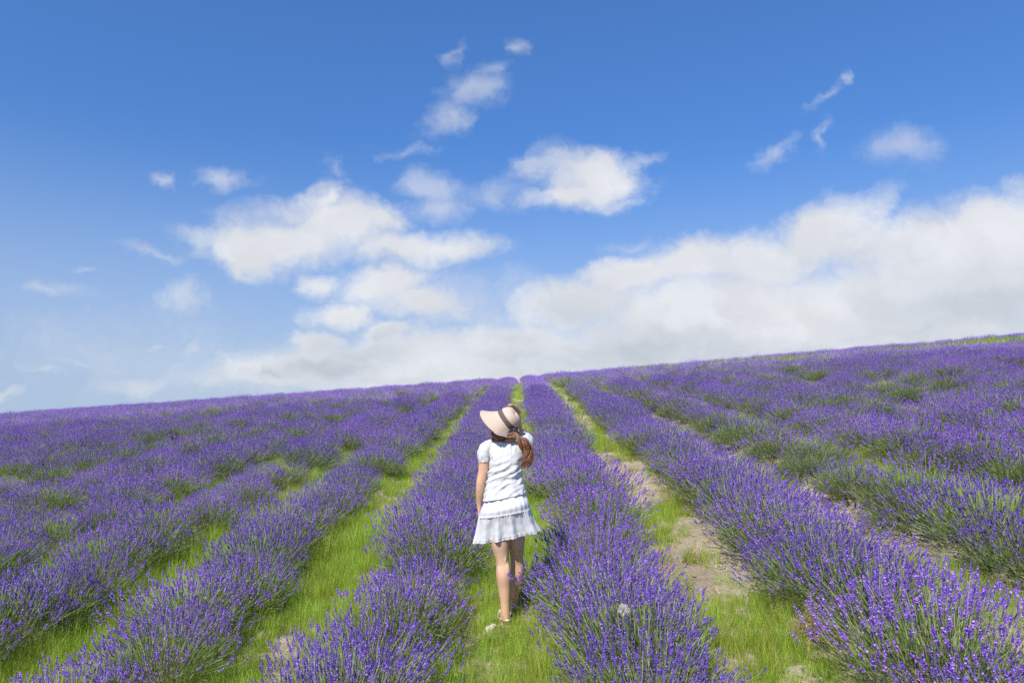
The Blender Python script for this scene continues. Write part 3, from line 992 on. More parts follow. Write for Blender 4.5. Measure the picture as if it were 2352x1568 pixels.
def hair_mat():
    m, nt, N, L = nodes_mat('auburn_hair')
    g = N('ShaderNodeNewGeometry')
    r = ramp(N, [(0.0, (0.045, 0.016, 0.009)), (0.5, (0.17, 0.062, 0.030)), (1.0, (0.42, 0.19, 0.10))]); L(g.outputs['Random Per Island'], r.inputs[0])
    p = N('ShaderNodeBsdfPrincipled'); L(r.outputs[0], p.inputs['Base Color'])
    p.inputs['Roughness'].default_value = 0.38; p.inputs['Specular IOR Level'].default_value = 0.5
    out = N('ShaderNodeOutputMaterial'); L(p.outputs[0], out.inputs[0])
    return m


M_STRAWHAT, M_HAIR = straw_mat(), hair_mat()

# hat axis: the crown leans to the right and a little back towards the camera
AX = Vector((0.79, -0.20, 0.61)).normalized()
LX = Vector((-0.61, 0, 0.79)); LX = (LX - AX * LX.dot(AX)).normalized()
NX = AX.cross(LX)
if NX.y > 0: NX = -NX
HATC = P(1162, 966, 0.0)

# --- body
bm = bmesh.new()
# torso and neck
tube(bm, [(P(1160, 1192, .04), .140, .078), (P(1159, 1165, .035), .148, .092), (P(1159, 1130, .03), .132, .090), (P(1159, 1102, .03), .112, .080),
          (P(1161, 1070, .03), .112, .088), (P(1164, 1043, .03), .122, .088), (P(1166, 1024, .03), .130, .066), (P(1168, 1015, .03), .075, .05)], 34, 28)
tube(bm, [(P(1168, 1026, .03), .058, .055), (P(1170, 1010, .025), .046, .048), (P(1170, 992, .02), .045, .048), (P(1169, 980, .02), .05, .055)], 10, 20)
# head, face turned away from the camera and up
HEADC = HATC - AX * 0.055 + Vector((0.012, 0.02, -0.035))
up = (AX * 0.6 + Vector((0, 0, 1)) * 0.8).normalized()
fw = Vector((-0.12, 1, 0.12)); fw = (fw - up * fw.dot(up)).normalized()
rt = fw.cross(up)
hrot = Matrix((rt, fw, up)).transposed()


def head_pt(x, y, z):
    return HEADC + rt * x + fw * y + up * z


q = hrot.to_quaternion()
ball(bm, HEADC, .072, .088, .098, q)
ball(bm, head_pt(0, .035, -.055), .052, .055, .055, q)              # jaw
ball(bm, head_pt(0, .078, -.092), .022, .018, .018, q)              # chin
tube(bm, [(head_pt(0, .088, .012), .008, .008), (head_pt(0, .100, -.012), .010, .010), (head_pt(0, .108, -.030), .014, .011)], 8, 10)    # nose
for sx in (-1, 1):
    ball(bm, head_pt(sx * .073, .0, -.01), .010, .018, .028, q)     # ears
    ball(bm, head_pt(sx * .032, .074, .018), .014, .012, .010, q)   # brow and eye
    ball(bm, head_pt(sx * .012, .088, -.055), .014, .008, .006, q)  # lips
# left leg, near
lk = D0
tube(bm, [(P(1147, 1178, .04), .078, .080), (P(1147.5, 1215, .02), .074, .078), (P(1148, 1242, .0), .070, .076), (P(1151, 1266, .0), .058, .062), (P(1154, 1287, .0), .0475, .050),
          (P(1156, 1302, .0), .052, .054), (P(1156.5, 1320, -.005), .0555, .058), (P(1158, 1345, .0), .048, .049), (P(1159.5, 1370, .0), .039, .041), (P(1160.5, 1395, .0), .0335, .037),
          (P(1161.5, 1412, .0), .033, .038), (P(1162, 1424, .0), .033, .038)], 50, 26)
# right leg, a stride ahead
rd = GR.y - GL.y
tube(bm, [(P(1184, 1172, .06), .075, .080), (P(1184.5, 1210, .06), .070, .076), (P(1185.5, 1240, .06), .066, .072), (P(1186.5, 1264, rd * .45), .054, .058), (P(1187, 1285, rd * .55), .047, .049),
          (P(1188.5, 1298, rd * .6), .050, .052), (P(1189, 1314, rd * .65), .052, .055), (P(1186.5, 1336, rd * .75), .045, .047), (P(1182.5, 1362, rd * .88), .036, .039), (P(1179, 1385, rd), .032, .036),
          (P(1178, 1398, rd), .033, .038)], 50, 26)
ball(bm, P(1149.5, 1315, -.030), .026, .026, .062); ball(bm, P(1164, 1313, -.030), .026, .026, .066)     # calf muscles
ball(bm, P(1184.5, 1308, rd * .62 - .028), .024, .025, .058); ball(bm, P(1193.5, 1307, rd * .62 - .028), .023, .025, .056)
for kx, ky, kd in ((1147.5, 1283, 0), (1160.5, 1283, 0), (1182, 1281, rd * .55), (1192.5, 1281, rd * .55)):                 # tendons behind the knees
    ball(bm, P(kx, ky, kd - .036), .011, .014, .050)
ball(bm, P(1146, 1180, .0), .080, .060, .075); ball(bm, P(1178, 1174, .01), .080, .060, .075)


def foot(bm, heel, dx):
    f = Vector((dx, 1, 0.10)).normalized()                           # the ground rises ahead of her
    h = heel + Vector((0, -.02, 0.012))
    tube(bm, [(h + Vector((0, -.012, .022)), .026, .022), (h + f * .03 + Vector((0, 0, .030)), .033, .033), (h + f * .09 + Vector((0, 0, .036)), .036, .036),
              (h + f * .15 + Vector((0, 0, .024)), .044, .024), (h + f * .19 + Vector((0, 0, .015)), .044, .015), (h + f * .225 + Vector((0, 0, .012)), .030, .011)], 22, 18)
    for k, (ox, ln) in enumerate(((-.030, .018), (-.014, .024), (.002, .026), (.018, .028), (.034, .030))):
        b = h + f * .205 + Vector((ox, 0, .011))
        tube(bm, [(b, .0085, .009), (b + f * ln * .6, .0085, .008), (b + f * ln, .007, .006)], 8, 8)
    return h, f


LH = GL - ROOT + Vector((0, 0.02, 0.0)); RH = GR - ROOT + Vector((0, 0.02, 0.0))
FL = foot(bm, LH, -.16); FR = foot(bm, RH, .10)
# left arm, hanging, hand at the side of the skirt
tube(bm, [(P(1128, 1027, .03), .05, .05), (P(1116, 1034, .02), .048, .050), (P(1112, 1050, .02), .043, .047), (P(1111.5, 1066, .02), .0405, .044), (P(1109, 1086, .02), .037, .040), (P(1104.5, 1104, .02), .0335, .036),
          (P(1103.5, 1118, .03), .0345, .036), (P(1102, 1132, .045), .031, .032), (P(1100.5, 1148, .06), .024, .025), (P(1100.3, 1160, .07), .0185, .023), (P(1101, 1167, .075), .018, .025)], 44, 22)


def hand(bm, wrist, fwd, side, back, curl, thumb_side, scale=1.0, spread=0.16):
    """fwd: along the palm; side: across the knuckles towards the little finger; back: out of the back of the hand."""
    fwd, side = fwd.normalized(), side.normalized(); back = back.normalized()
    k = scale
    tube(bm, [(wrist - fwd * .01, .016 * k, .024 * k), (wrist + fwd * .02 * k, .014 * k, .029 * k), (wrist + fwd * .05 * k, .0135 * k, .037 * k), (wrist + fwd * .078 * k, .012 * k, .037 * k)], 14, 16, hint=tuple(back))
    for j, (o_, ln) in enumerate(((-.030, .066), (-.010, .075), (.010, .070), (.029, .054))):
        b = wrist + fwd * .070 * k + side * o_ * k
        d = (fwd + side * (o_ / .03) * spread).normalized()
        pts = [b]; ang = 0.15 * curl
        for seg_ in (.42, .33, .25):
            ang += curl * 0.55
            dd = d * math.cos(ang) - back * math.sin(ang)
            pts.append(pts[-1] + dd * ln * seg_ * k)
        r_ = (.0088, .0082, .0074, .0062)
        tube(bm, [(p_, r_[i_] * k, r_[i_] * k) for i_, p_ in enumerate(pts)], 14, 10, hint=tuple(back))
    tb = wrist + fwd * .018 * k - side * .022 * k * thumb_side
    d1 = (fwd * .75 - side * .65 * thumb_side - back * .25).normalized(); d2 = (fwd * .95 - side * .25 * thumb_side - back * .3).normalized()
    tube(bm, [(tb, .013 * k, .013 * k), (tb + d1 * .032 * k, .0105 * k, .0105 * k), (tb + d1 * .032 * k + d2 * .028 * k, .0088 * k, .009 * k), (tb + d1 * .032 * k + d2 * .05 * k, .006 * k, .0065 * k)], 14, 10)


wl = P(1100.8, 1165, .075)
hand(bm, wl, P(1105, 1205, .125) - wl, Vector((-.15, -1, 0)), Vector((-1, .15, -.1)), 0.55, 1)
# right arm, raised to hold the hat; fingers lie across the top of the crown
wr = P(1190, 941, .095)
tube(bm, [(P(1197, 1026, .03), .05, .05), (P(1206, 1020, .06), .046, .046), (P(1206, 1008, .14), .041, .041), (P(1199, 997, .22), .037, .038), (P(1191, 988, .275), .034, .035),
          (P(1189, 975, .25), .034, .033), (P(1188, 958, .17), .027, .027), (wr, .022, .019)], 40, 20)
hand(bm, wr, P(1173, 926.5, .025) - wr, Vector((-.30, .95, -.05)), (LX * .75 + AX * .75), 0.36, -1, 0.95, 0.12)
body_me = remeshed(bm, 'person', 0.0055, 3, M_SKIN)
person = link('person', body_me, None, ROOT)
tag(person, 'woman in white blouse and skirt seen from behind holding her sun hat', 'person')


# --- clothes: rings given by their left and right ends as seen, and a depth
def garment(name, rings, nu, nv, mat, disp, open_rings=True, thick=0.0022, front_shift=0.0, neck_dip=None):
    keys = []
    for (lp, rp, ry, dy) in rings:
        l_, r_ = P(*lp, dy), P(*rp, dy)
        c = (l_ + r_) / 2; h = (r_ - l_) / 2
        keys.append((*c, *h, ry))
    k = cat(keys, nv)
    V = np.zeros((nv, nu, 3))
    for j in range(nv):
        c, h, ry = k[j, :3], k[j, 3:6], k[j, 6]
        hl = np.linalg.norm(h)
        for i in range(nu):
            a = 2 * math.pi * i / nu
            ca, sa = math.cos(a), math.sin(a)
            # slightly squared ellipse
            e = (abs(ca) ** 2.3 + abs(sa) ** 2.3) ** (-1 / 2.3)
            n_ = np.array([ca / hl, sa / ry, 0]); n_ /= np.linalg.norm(n_)
            d = disp(j / (nv - 1), a, i / nu)
            p = c + h * (ca * e) + np.array([0, ry * sa * e, 0]) + n_ * d
            if neck_dip is not None:
                p = p + np.array([0, 0, neck_dip(j / (nv - 1), a)])
            V[j, i] = p
    idx = np.arange(nv * nu).reshape(nv, nu)
    f = np.stack([idx[:-1], np.roll(idx[:-1], -1, 1), np.roll(idx[1:], -1, 1), idx[1:]], -1).reshape(-1, 4)
    me = mesh_from(name, V.reshape(-1, 3), f, mat, True)
    o = link(name, me, person)
    so = o.modifiers.new('thickness', 'SOLIDIFY'); so.thickness = thick; so.offset = -1
    return o


def nz3(x, y, z):
    return mnoise.noise(Vector((x, y, z)))


def ridged(x, y, z):
    return 1 - 2 * abs(mnoise.noise(Vector((x, y, z))))


def blouse_disp(v, a, u):
    # a = -pi/2 is the side towards the camera
    ca, sa = math.cos(a), math.sin(a)
    z = (1 - v) * 0.40
    low = math.exp(-((v - 0.30) / 0.20) ** 2)
    up_ = math.exp(-((v - 0.80) / 0.22) ** 2)
    w = 0.017 * low * ridged(ca * 1.1 + sa * .5, (z + ca * .045) * 26, 2.0)
    w += 0.007 * low * ridged(ca * 2.2, (z + ca * .03) * 48, 7.0)
    w += 0.014 * up_ * ridged(ca * 3.0 + z * 6, z * 7 - ca * 2.5, 4.0)
    w += 0.005 * nz3(ca * 2.5, sa * 2.5, z * 14)
    w += 0.004 * math.exp(-(v / 0.06) ** 2) * math.sin(a * 17 + 2 * nz3(ca * 3, sa * 3, 1))
    return w - 0.007 * min(1, v / 0.22) + 0.002


blouse = garment('blouse', [
    ((1111, 1150), (1208, 1130), .125, .03), ((1113.5, 1134), (1204, 1118), .115, .03), ((1119, 1112), (1197.5, 1103), .104, .03), ((1122, 1092), (1195.5, 1088), .100, .03),
    ((1124, 1074), (1198, 1071), .108, .03), ((1123.5, 1056), (1205, 1052), .110, .03), ((1121, 1041), (1208, 1037), .106, .03), ((1119, 1028), (1210, 1024), .092, .03),
    ((1122, 1020), (1207, 1017), .076, .03), ((1128, 1015.5), (1199, 1014.5), .066, .03), ((1136, 1013.5), (1189, 1015), .058, .025)], 200, 90, M_SHIRT, blouse_disp,
    neck_dip=lambda v, a: -0.016 * max(0, -math.sin(a)) * max(0, (v - 0.9) / 0.1))


_ph = [random.uniform(0, 6.28) for _ in range(8)]


def pleat(a, k):
    x = a + 0.35 * nz3(math.cos(a) * 1.5, math.sin(a) * 1.5, 3 + k)
    return 0.5 * math.sin(x * 11 + _ph[0] + k) + 0.3 * math.sin(x * 17 + _ph[1]) + 0.5 * nz3(math.cos(a) * 4, math.sin(a) * 4, k * 2.0)


def skirt_disp(v, a, u):
    ca, sa = math.cos(a), math.sin(a)
    seam = 0.44
    if v < seam:
        t = v / seam
        w = 0.004 * (1 - t * .4) * (math.sin(a * 26 + 3 * nz3(ca * 2, sa * 2, 5)) * .6 + nz3(ca * 5, sa * 5, v * 3))
        w += 0.006 * ridged(ca * 2 + 1, sa * 2, v * 2.2) * t * .5
        w += 0.004 * math.exp(-((v - seam) / .03) ** 2) * (1 + .5 * math.sin(a * 60))
    else:
        t = (v - seam) / (1 - seam)
        w = 0.002 - 0.017 * t + (0.006 + 0.026 * t) * pleat(a, 0.0)
        w += 0.0035 * (1 - t) * math.sin(a * 52 + 4 * nz3(ca * 3, sa * 3, 1)) * math.exp(-t * 4)
        w += 0.004 * nz3(ca * 6, sa * 6, v * 7)
        if t > 0.80:
            tt = (t - .80) / .2
            w += 0.004 * math.sin(a * 44 + 5 * nz3(ca * 4, sa * 4, 9)) * (0.4 + tt) + 0.004 * math.exp(-((tt) / .12) ** 2)
    return w


skirt = garment('skirt', [
    ((1121, 1134), (1198, 1116), .098, .03), ((1112.5, 1156), (1206.5, 1136), .120, .03), ((1105.5, 1172), (1212.5, 1152), .150, .02), ((1102, 1186), (1215.5, 1167), .150, .03),
    ((1099, 1201), (1221, 1181), .150, .04), ((1095, 1218), (1228, 1196), .152, .05), ((1091, 1234), (1235, 1209), .155, .055), ((1088.5, 1246), (1240, 1219), .158, .06)], 300, 90, M_SKIRT, skirt_disp)


def sleeve(keys, gather):
    bm = bmesh.new()
    rings = tube(bm, keys, 26, 48, cap=False)
    n = len(rings)
    for j, ring in enumerate(rings):
        v = j / (n - 1)
        c = sum((x.co for x in ring), Vector()) / len(ring)
        for k, x in enumerate(ring):
            a = 2 * math.pi * k / len(ring)
            d = (x.co - c).normalized()
            w = gather * (math.sin(a * 9 + 3 * nz3(math.cos(a) * 2, math.sin(a) * 2, 2)) * .5 * v ** 2 + nz3(x.co.x * 30, x.co.y * 30, x.co.z * 22) + .6 * ridged(math.cos(a) * 2, math.sin(a) * 2, v * 3))
            x.co += d * w
    me = bpy.data.meshes.new('sleeve'); bm.to_mesh(me); bm.free(); me.materials.append(M_SHIRT)
    me.polygons.foreach_set('use_smooth', np.ones(len(me.polygons), dtype=bool))
    o = link('sleeve', me, blouse)
    so = o.modifiers.new('thickness', 'SOLIDIFY'); so.thickness = 0.002; so.offset = -1
    return o


sleeve([(P(1140, 1024, .03), .030, .050), (P(1127, 1023.5, .027), .042, .060), (P(1117, 1031, .02), .050, .062), (P(1113, 1042, .02), .0515, .060), (P(1112, 1051, .02), .047, .054), (P(1112, 1057.5, .02), .044, .050), (P(1112, 1060, .02), .043, .049)], 0.007)
sleeve([(P(1196, 1022, .03), .045, .06), (P(1204, 1020, .045), .056, .060), (P(1208, 1015, .085), .056, .058), (P(1208.5, 1010.5, .125), .052, .053), (P(1208, 1007.5, .15), .048, .049)], 0.0055)

# --- sun hat: a ring of rows from the rim over the brim to the crown
NU = 160


def keyed(th, tab):
    th = th % 360
    for (a0, v0), (a1, v1) in zip(tab, tab[1:]):
        if a0 <= th <= a1:
            f = (th - a0) / (a1 - a0); f = f * f * (3 - 2 * f)
            return v0 + (v1 - v0) * f
    return tab[-1][1]


L_TAB = [(0, .134), (50, .136), (95, .118), (130, .076), (150, .050), (185, .046), (215, .062), (270, .105), (320, .13), (360, .134)]
B_TAB = [(0, 38), (60, 40), (110, 44), (150, 50), (190, 60), (240, 58), (300, 46), (360, 38)]
RB = 0.091


def hat_pt(th, s):
    """s: 0 at the rim .. 1 where the brim meets the crown .. 2 at the top of the crown"""
    t = math.radians(th)
    rad = LX * math.cos(t) + NX * math.sin(t)
    if s <= 1:
        Lb, be = keyed(th, L_TAB), math.radians(keyed(th, B_TAB))
        r_ = 1 - s
        scal = 1 + (0.022 * math.cos(t * 56) * max(0, r_ - .93) / .07 if r_ > .93 else 0)
        be2 = be * (0.80 + 0.20 * r_)                       # the brim flares as it goes out
        wob = 0.004 * r_ * nz3(math.cos(t) * 2, math.sin(t) * 2, 4)
        return HATC + rad * (RB + Lb * r_ * scal * math.sin(be2)) - AX * (Lb * r_ * scal * math.cos(be2)) + AX * wob
    k = s - 1
    hgt, rr = 0.100, RB
    ang = k * math.pi / 2
    x = math.cos(ang) ** 0.55 if k < 1 else 0
    z = math.sin(ang) ** 1.15
    d = 1 + 0.03 * nz3(math.cos(t) * 1.5, math.sin(t) * 1.5, 8 + k)
    return HATC + rad * (rr * x * d) + AX * (hgt * z * (1 - .05 * (1 - math.cos(t * 2)) * k))


def hat_sheet(name, s0, s1, ns, mat, parent, off=0.0, thick=0.0025):
    V, Fc, UV = [], [], []
    for j in range(ns):
        s = s0 + (s1 - s0) * j / (ns - 1)
        for i in range(NU):
            th = 360 * i / NU
            p = hat_pt(th, s)
            if off:
                e = 0.01
                d1 = hat_pt(th, min(s + e, 2)) - hat_pt(th, max(s - e, 0)); d2 = hat_pt(th + 2, s) - hat_pt(th - 2, s)
                n_ = d2.cross(d1)
                n_ = n_.normalized() if n_.length > 1e-9 else AX
                if n_.dot(p - (HATC + AX * .02)) < 0: n_ = -n_
                p = p + n_ * off
            V.append(p); UV.append((th / 360 * 3, s * 1.3))
    for j in range(ns - 1):
        for i in range(NU):
            a, b = j * NU + i, j * NU + (i + 1) % NU
            Fc.append((a, b, b + NU, a + NU))
    if s1 > 1.9:
        V.append(HATC + AX * (0.100 + off)); UV.append((0, 2.6))
        for i in range(NU):
            Fc.append(((ns - 1) * NU + i, (ns - 1) * NU + (i + 1) % NU, len(V) - 1))
    me = mesh_from(name, V, Fc, mat, True)
    ul = me.uv_layers.new(name='weave')
    li = np.zeros(len(me.loops), np.int32); me.loops.foreach_get('vertex_index', li)
    ul.data.foreach_set('uv', np.array(UV, np.float32)[li].ravel())
    o = link(name, me, parent)
    so = o.modifiers.new('thickness', 'SOLIDIFY'); so.thickness = thick; so.offset = 0
    return o


hat = hat_sheet('sun_hat', 0.0, 1.995, 64, M_STRAWHAT, person)
band = hat_sheet('hat_band', 0.985, 1.27, 12, M_RIBBON, hat, 0.0035, 0.0012)
# bow of dark ribbon at the back of the band
bm = bmesh.new()
bc = hat_pt(146, 1.04) + NX * .008


def strap(bm, pts, w, nrm, th=0.0015, n=14):
    c = cat([tuple(p) for p in pts], n)
    tg = unit(np.gradient(c, axis=0)); rows_ = []
    for j in range(n):
        sd = np.cross(tg[j], np.array(nrm)); sd /= max(np.linalg.norm(sd), 1e-6)
        ww = w[0] + (w[1] - w[0]) * j / (n - 1)
        rows_.append((bm.verts.new(c[j] - sd * ww / 2), bm.verts.new(c[j] + sd * ww / 2)))
    fs = [bm.faces.new((rows_[j][0], rows_[j][1], rows_[j + 1][1], rows_[j + 1][0])) for j in range(n - 1)]
    return fs


vn = (0.2, -1, 0.1)
strap(bm, [bc, bc + Vector((.020, -.018, -.004)), bc + Vector((.044, -.014, -.024)), bc + Vector((.030, -.004, -.034)), bc + Vector((.004, -.002, -.012))], (.030, .034), vn)
strap(bm, [bc, bc + Vector((.006, -.016, -.018)), bc + Vector((.012, -.020, -.044)), bc + Vector((.022, -.024, -.062))], (.034, .042), vn)
strap(bm, [bc, bc + Vector((.018, -.012, -.020)), bc + Vector((.042, -.018, -.042)), bc + Vector((.058, -.022, -.056))], (.030, .040), vn)
ball(bm, bc + Vector((.002, -.008, -.004)), .011, .009, .013, None, 2)
me = bpy.data.meshes.new('bow'); bm.to_mesh(me); bm.free(); me.materials.append(M_BOW)
bow = link('bow', me, hat)
so = bow.modifiers.new('thickness', 'SOLIDIFY'); so.thickness = 0.002; so.offset = 0

# --- hair
sets = []
NS = 420
nk = 16
allpts = []
for i in range(NS):
    r1, r2, r3 = random.random(), random.random(), random.random()
    j = lambda s_: Vector((random.gauss(0, s_), random.gauss(0, s_), random.gauss(0, s_)))
    if i < 300:                                             # swept across the nape into the tail over her right shoulder
        st = P(1128 + 22 * r1, 985 + 12 * r2, .035 - .075 * r1)
        if i % 3 == 0:
            st = P(1150 + 36 * r1, 982 + 8 * r2, -.055)
        w_ = random.uniform(-1, 1)
        e_len = random.uniform(.72, 1.0)
        ks = [st, P(1150 + 10 * r1, 999 + 5 * r2, -.062 - .012 * r3), P(1180 + 6 * r1, 1000 + 6 * w_, -.082 - .012 * r3),
              P(1198 + 7 * w_, 1009 + 4 * r2 - 3 * w_, -.098 - .015 * r3), P(1209.5 + 10.5 * w_, 1026, -.098 - .02 * r3),
              P(1211 + 10.5 * w_ + 2 * r3, 1046, -.095 - .02 * r3), P(1208 + 10 * w_ + 3 * r1, 1056 + 18 * (e_len - .72) / .28, -.105 - .015 * r3)]
        amp = 0.013
    else:                                                   # shorter hair showing under the brim
        st = P(1130 + 60 * r1, 980 + 6 * r2, -.02 - .05 * math.sin(math.pi * r1))
        ks = [st, P(1132 + 56 * r1, 992 + 4 * r2, -.03 - .045 * math.sin(math.pi * r1)), P(1131 + 58 * r1 + 5 * r3, 999 + 5 * r2, -.025 - .05 * math.sin(math.pi * r1)), P(1134 + 56 * r1 + 6 * r3, 1003 + 5 * r2, -.02 - .05 * math.sin(math.pi * r1))]
        amp = 0.003
    c = cat([tuple(p) for p in ks], nk)
    t = np.linspace(0, 1, nk)
    ph = random.uniform(0, 1.2) + 2.5 * r1
    c[:, 0] += amp * np.sin(t * 15 + ph) * t; c[:, 2] += amp * .6 * np.cos(t * 13 + ph) * t; c[:, 1] += amp * np.cos(t * 15 + ph) * t
    c += np.random.default_rng(i).normal(0, .0025, 3)
    if i % 9 == 0:                                          # loose hairs
        c += np.random.default_rng(i + 7).normal(0, .022, 3) * (t ** 1.5)[:, None] * np.sin(t * 4 + i)[:, None] ** 2
    allpts.append(c)
V, Fc = [], []
for ci, c in enumerate(allpts):
    tg = unit(np.gradient(c, axis=0)); b0 = len(V)
    rad_ = random.uniform(.0015, .0032)
    for jx in range(nk):
        tpr = 1 - .75 * (jx / (nk - 1)) ** 2.2
        x = np.cross(tg[jx], [0.13, -1, .2]); x /= np.linalg.norm(x); y = np.cross(tg[jx], x)
        for k in range(4):
            a = math.pi / 2 * k
            V.append(c[jx] + (x * math.cos(a) * 1.4 + y * math.sin(a)) * rad_ * tpr)
    for jx in range(nk - 1):
        for k in range(4):
            a, b = b0 + jx * 4 + k, b0 + jx * 4 + (k + 1) % 4
            Fc.append((a, b, b + 4, a + 4))
hair_me = mesh_from('hair', V, Fc, M_HAIR, True)
bm = bmesh.new(); bm.from_mesh(hair_me)
ball(bm, HEADC - fw * .012 + up * .004, .077, .090, .100, q)         # the hair lying close to the head, under the hat
for v in bm.verts[-642:]:
    l_ = v.co - HEADC
    if l_.dot(fw) > .035 and l_.dot(up) < .05:                      # leaves the face free
        v.co = HEADC + l_ * .72
bm.to_mesh(hair_me); bm.free()
hair_me.polygons.foreach_set('use_smooth', np.ones(len(hair_me.polygons), dtype=bool))
link('hair', hair_me, person)

# --- sandals
for (h, f), nm in ((FL, 'sandal'), (FR, 'sandal')):
    rt_ = f.cross(Vector((0, 0, 1))).normalized(); upn = rt_.cross(f).normalized()
    bm = bmesh.new()
    out_ = [(-.022, .022), (.0, .033), (.05, .034), (.10, .036), (.15, .044), (.19, .046), (.225, .036), (.248, .016)]
    lo, hi = [], []
    ring_pts = [(a, w) for a, w in out_] + [(a, -w) for a, w in out_[::-1]]
    for a, w in ring_pts:
        p = h + f * a + rt_ * w
        lo.append(bm.verts.new(p - upn * .014)); hi.append(bm.verts.new(p - upn * .001))
    bm.faces.new(hi); bm.faces.new(lo[::-1])
    for k in range(len(lo)):
        bm.faces.new((lo[k], lo[(k + 1) % len(lo)], hi[(k + 1) % len(lo)], hi[k]))
    bmesh.ops.recalc_face_normals(bm, faces=bm.faces)
    me = bpy.data.meshes.new(nm); bm.to_mesh(me); bm.free(); me.materials.append(M_SANDAL)
    sole = link(nm, me, person)
    for kind in range(3):
        bm = bmesh.new()
        if kind == 0:     # round the heel
            pts = [h + f * .075 + rt_ * .040 + upn * .02, h + f * .02 + rt_ * .037 + upn * .040, h - f * .036 + upn * .046, h + f * .02 - rt_ * .037 + upn * .040, h + f * .075 - rt_ * .040 + upn * .02]
            strap(bm, pts, (.012, .012), tuple(h + f * .02 - pts[2]), n=24)
        else:
            a = .125 if kind == 1 else .175
            pts = [h + f * a + rt_ * .047, h + f * a + rt_ * .034 + upn * .042 * (1.25 if kind == 1 else .8), h + f * a + upn * .060 * (1.2 if kind == 1 else .75), h + f * a - rt_ * .034 + upn * .042 * (1.25 if kind == 1 else .8), h + f * a - rt_ * .047]
            strap(bm, pts, (.018, .018), tuple(upn), n=20)
        me = bpy.data.meshes.new('strap'); bm.to_mesh(me); bm.free(); me.materials.append(M_SANDAL)
        so_ = link('strap', me, sole)
        so = so_.modifiers.new('thickness', 'SOLIDIFY'); so.thickness = .0025; so.offset = 0

# ------------------------------------------------------------------ small things on the path and by the rows
def put_rock(px_, py_, r_, mat, name, label, cat_, seed, group=None):
    p = on_ground(px_, py_)
    o = link(name, rock_mesh(name, mat, seed, 3, 0.3), None, p + Vector((0, 0, r_ * .25)))
    o.scale = (r_, r_, r_); o.rotation_euler = (0.2 * seed, 0.1 * seed, seed * 1.3)
    tag(o, label, cat_, group)


M_WHITE_STONE = simple_mat('white_stone', (0.82, 0.74, 0.69), 0.85, 0.2, 20, 0.12, 0.5, 80)
put_rock(1125, 1447, .045, M_WHITE_STONE, 'stone', "white stone in the grass behind the woman's left foot", 'stone', 3)
put_rock(1190, 1395, .02, M_STONE, 'stone', "small tan stone beside the woman's right foot", 'stone', 5)
put_rock(1140, 1305, .045, M_CLOD, 'stone', "tan lump of dry soil at the left edge of the woman's path", 'soil clod', 8)
put_rock(600, 1470, .06, M_CLOD, 'stone', 'sandy clod on the grassy path left of the lavender beside the woman', 'soil clod', 11)
put_rock(1133, 1468, .026, M_STONE, 'stone', "flat tan stone lowest on the grassy path below the woman's feet", 'stone', 14)

# a rusty dock stalk by her right leg
p = on_ground(1189, 1388)
bm_sets = []
n = 5
b = np.tile(np.array([[0., 0, 0]]), (n, 1)) + rng.normal(0, .008, (n, 3)) * [1, 1, 0]
t_ = b + np.stack([rng.normal(0, .03, n), rng.normal(0, .03, n), rng.uniform(.13, .21, n)], -1)
dock = bpy.data.objects.new('dock_plant', None); dock.location = p; dock.empty_display_size = .05; COL.objects.link(dock)
M_RUST = leaf_mat('rusty_seed', [(0, (0.22, 0.10, 0.03)), (1, (0.42, 0.22, 0.07))], 0.2)
link('stem', ribbon_mesh('stem', [blades(b, t_, np.full(n, .004), None, 3, .6)], M_RUST), dock)
sb = []
for k in range(n):
    for _ in range(26):
        f_ = random.uniform(.45, 1.02); c = b[k] + (t_[k] - b[k]) * f_ + rng.normal(0, .004, 3)
        sb.append((c, c + rng.normal(0, .005, 3) + [0, 0, .005]))
sb = np.array(sb)
sd = link('seeds', ribbon_mesh('seeds', [blades(sb[:, 0], sb[:, 1], np.full(len(sb), .005), None, 1, .5)], M_RUST), dock); sd['kind'] = 'stuff'
tag(dock, "rusty brown weed stalk growing beside the woman's right calf", 'weed')

# a pale seed head in the row right of the woman
def above_ground(px_, py_, h_):
    """The spot under the point seen at px, py that is h above the soil."""
    d = ray(px_, py_); t = 2.0
    while (CAM + d * t).z - float(H((CAM + d * t).x, (CAM + d * t).y)) > h_:
        t += 0.005
    q_ = CAM + d * t
    return Vector((q_.x, q_.y, float(H(q_.x, q_.y))))


p = above_ground(1433, 1400, 0.56)
sh_ = bpy.data.objects.new('seed_head', None); sh_.location = p; sh_.empty_display_size = .05; COL.objects.link(sh_)
topz = at(1433, 1400, p.y).z - p.z
link('stem', ribbon_mesh('stem', [blades(np.array([[0., 0, 0]]), np.array([[0., 0, topz]]), np.full(1, .004), None, 3, .8)], M_STEM), sh_)
n = 420
d = unit(rng.normal(size=(n, 3))); c = np.array([0, 0, topz])
M_FLUFF = leaf_mat('seed_fluff', [(0, (0.66, 0.60, 0.52)), (1, (0.84, 0.80, 0.74))], 0.4)
fl = link('fluff', ribbon_mesh('fluff', [blades(c + d * .004, c + d * rng.uniform(.022, .036, (n, 1)), np.full(n, .0022), None, 1, .8)], M_FLUFF), sh_); fl['kind'] = 'stuff'
tag(sh_, 'fluffy white seed head standing among the lavender right of the woman', 'seed head')

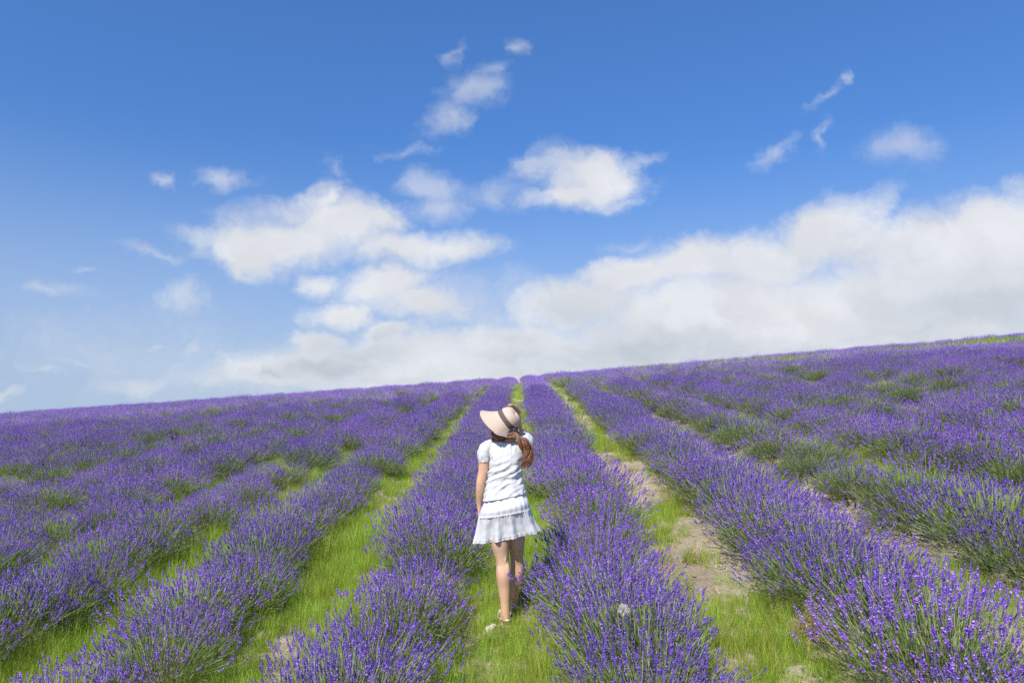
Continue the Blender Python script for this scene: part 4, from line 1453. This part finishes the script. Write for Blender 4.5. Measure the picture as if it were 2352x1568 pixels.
# dry straw tangle at the foot of the plant near the right edge
p = on_ground(1868, 1478)
n = 900
a = rng.uniform(0, 6.28, n); q_ = np.sqrt(rng.uniform(0, 1, n))
b = np.stack([np.cos(a) * q_ * .13, np.sin(a) * q_ * .10, .02 + .19 * (1 - q_ ** 2) * rng.uniform(.4, 1, n)], -1)
d = unit(np.stack([rng.normal(.25, 1, n), rng.normal(0, 1, n), rng.normal(-.1, .7, n)], -1)) * rng.uniform(.05, .12, (n, 1))
o = link('straw_tangle', ribbon_mesh('straw_tangle', [blades(b, b + d, np.full(n, .0032), rng.normal(0, .03, (n, 3)), 3, .6)], M_STRAW), None, p)
tag(o, 'tangle of dry brown straw at the foot of the lavender right of the sandy path', 'straw')

# white roof beyond the brow of the hill
Yb = 132.0
pl, pr, pt = at(1578, 841, Yb), at(1608, 838.5, Yb), at(1596, 836.2, Yb)
gz_ = min(float(H(pl.x, Yb)), float(H(pr.x, Yb + 5))) - .3
wb = pr.x - pl.x
hut = bpy.data.objects.new('white_shed', None); hut.location = ((pl.x + pr.x) / 2, Yb, gz_); hut.empty_display_size = 1; COL.objects.link(hut)
hw, hh, hp = wb / 2, pl.z - gz_, pt.z - gz_
M_WALL = simple_mat('white_render', (0.80, 0.80, 0.78), 0.8, 0.2, 2, 0.04)
M_ROOF = simple_mat('white_sheet_roof', (0.85, 0.85, 0.84), 0.5, 0.4, 3, 0.03)
bm = bmesh.new()
v = [bm.verts.new(c) for c in ((-hw, 0, 0), (hw, 0, 0), (hw, 0, hh), (0, 0, hp), (-hw, 0, hh), (-hw, 5, 0), (hw, 5, 0), (hw, 5, hh), (0, 5, hp), (-hw, 5, hh))]
for f in ((0, 1, 2, 3, 4), (9, 8, 7, 6, 5), (0, 4, 9, 5), (2, 1, 6, 7)):
    bm.faces.new([v[i] for i in f])
me = bpy.data.meshes.new('wall'); bm.to_mesh(me); bm.free(); me.materials.append(M_WALL)
link('wall', me, hut)
bm = bmesh.new()
for sx in (-1, 1):
    e0, e1 = Vector((sx * (hw + .15), -.2, hh - .02)), Vector((0, -.2, hp + .03))
    qs = [e0, e1, e1 + Vector((0, 5.4, 0)), e0 + Vector((0, 5.4, 0))]
    a_ = [bm.verts.new(c) for c in qs]; b_ = [bm.verts.new(c + Vector((0, 0, .12))) for c in qs]
    bm.faces.new(a_); bm.faces.new(b_[::-1])
    for k in range(4):
        bm.faces.new((a_[k], a_[(k + 1) % 4], b_[(k + 1) % 4], b_[k]))
bmesh.ops.recalc_face_normals(bm, faces=bm.faces)
me = bpy.data.meshes.new('roof'); bm.to_mesh(me); bm.free(); me.materials.append(M_ROOF)
link('roof', me, hut)
tag(hut, 'low white roof just showing over the purple skyline', 'shed')
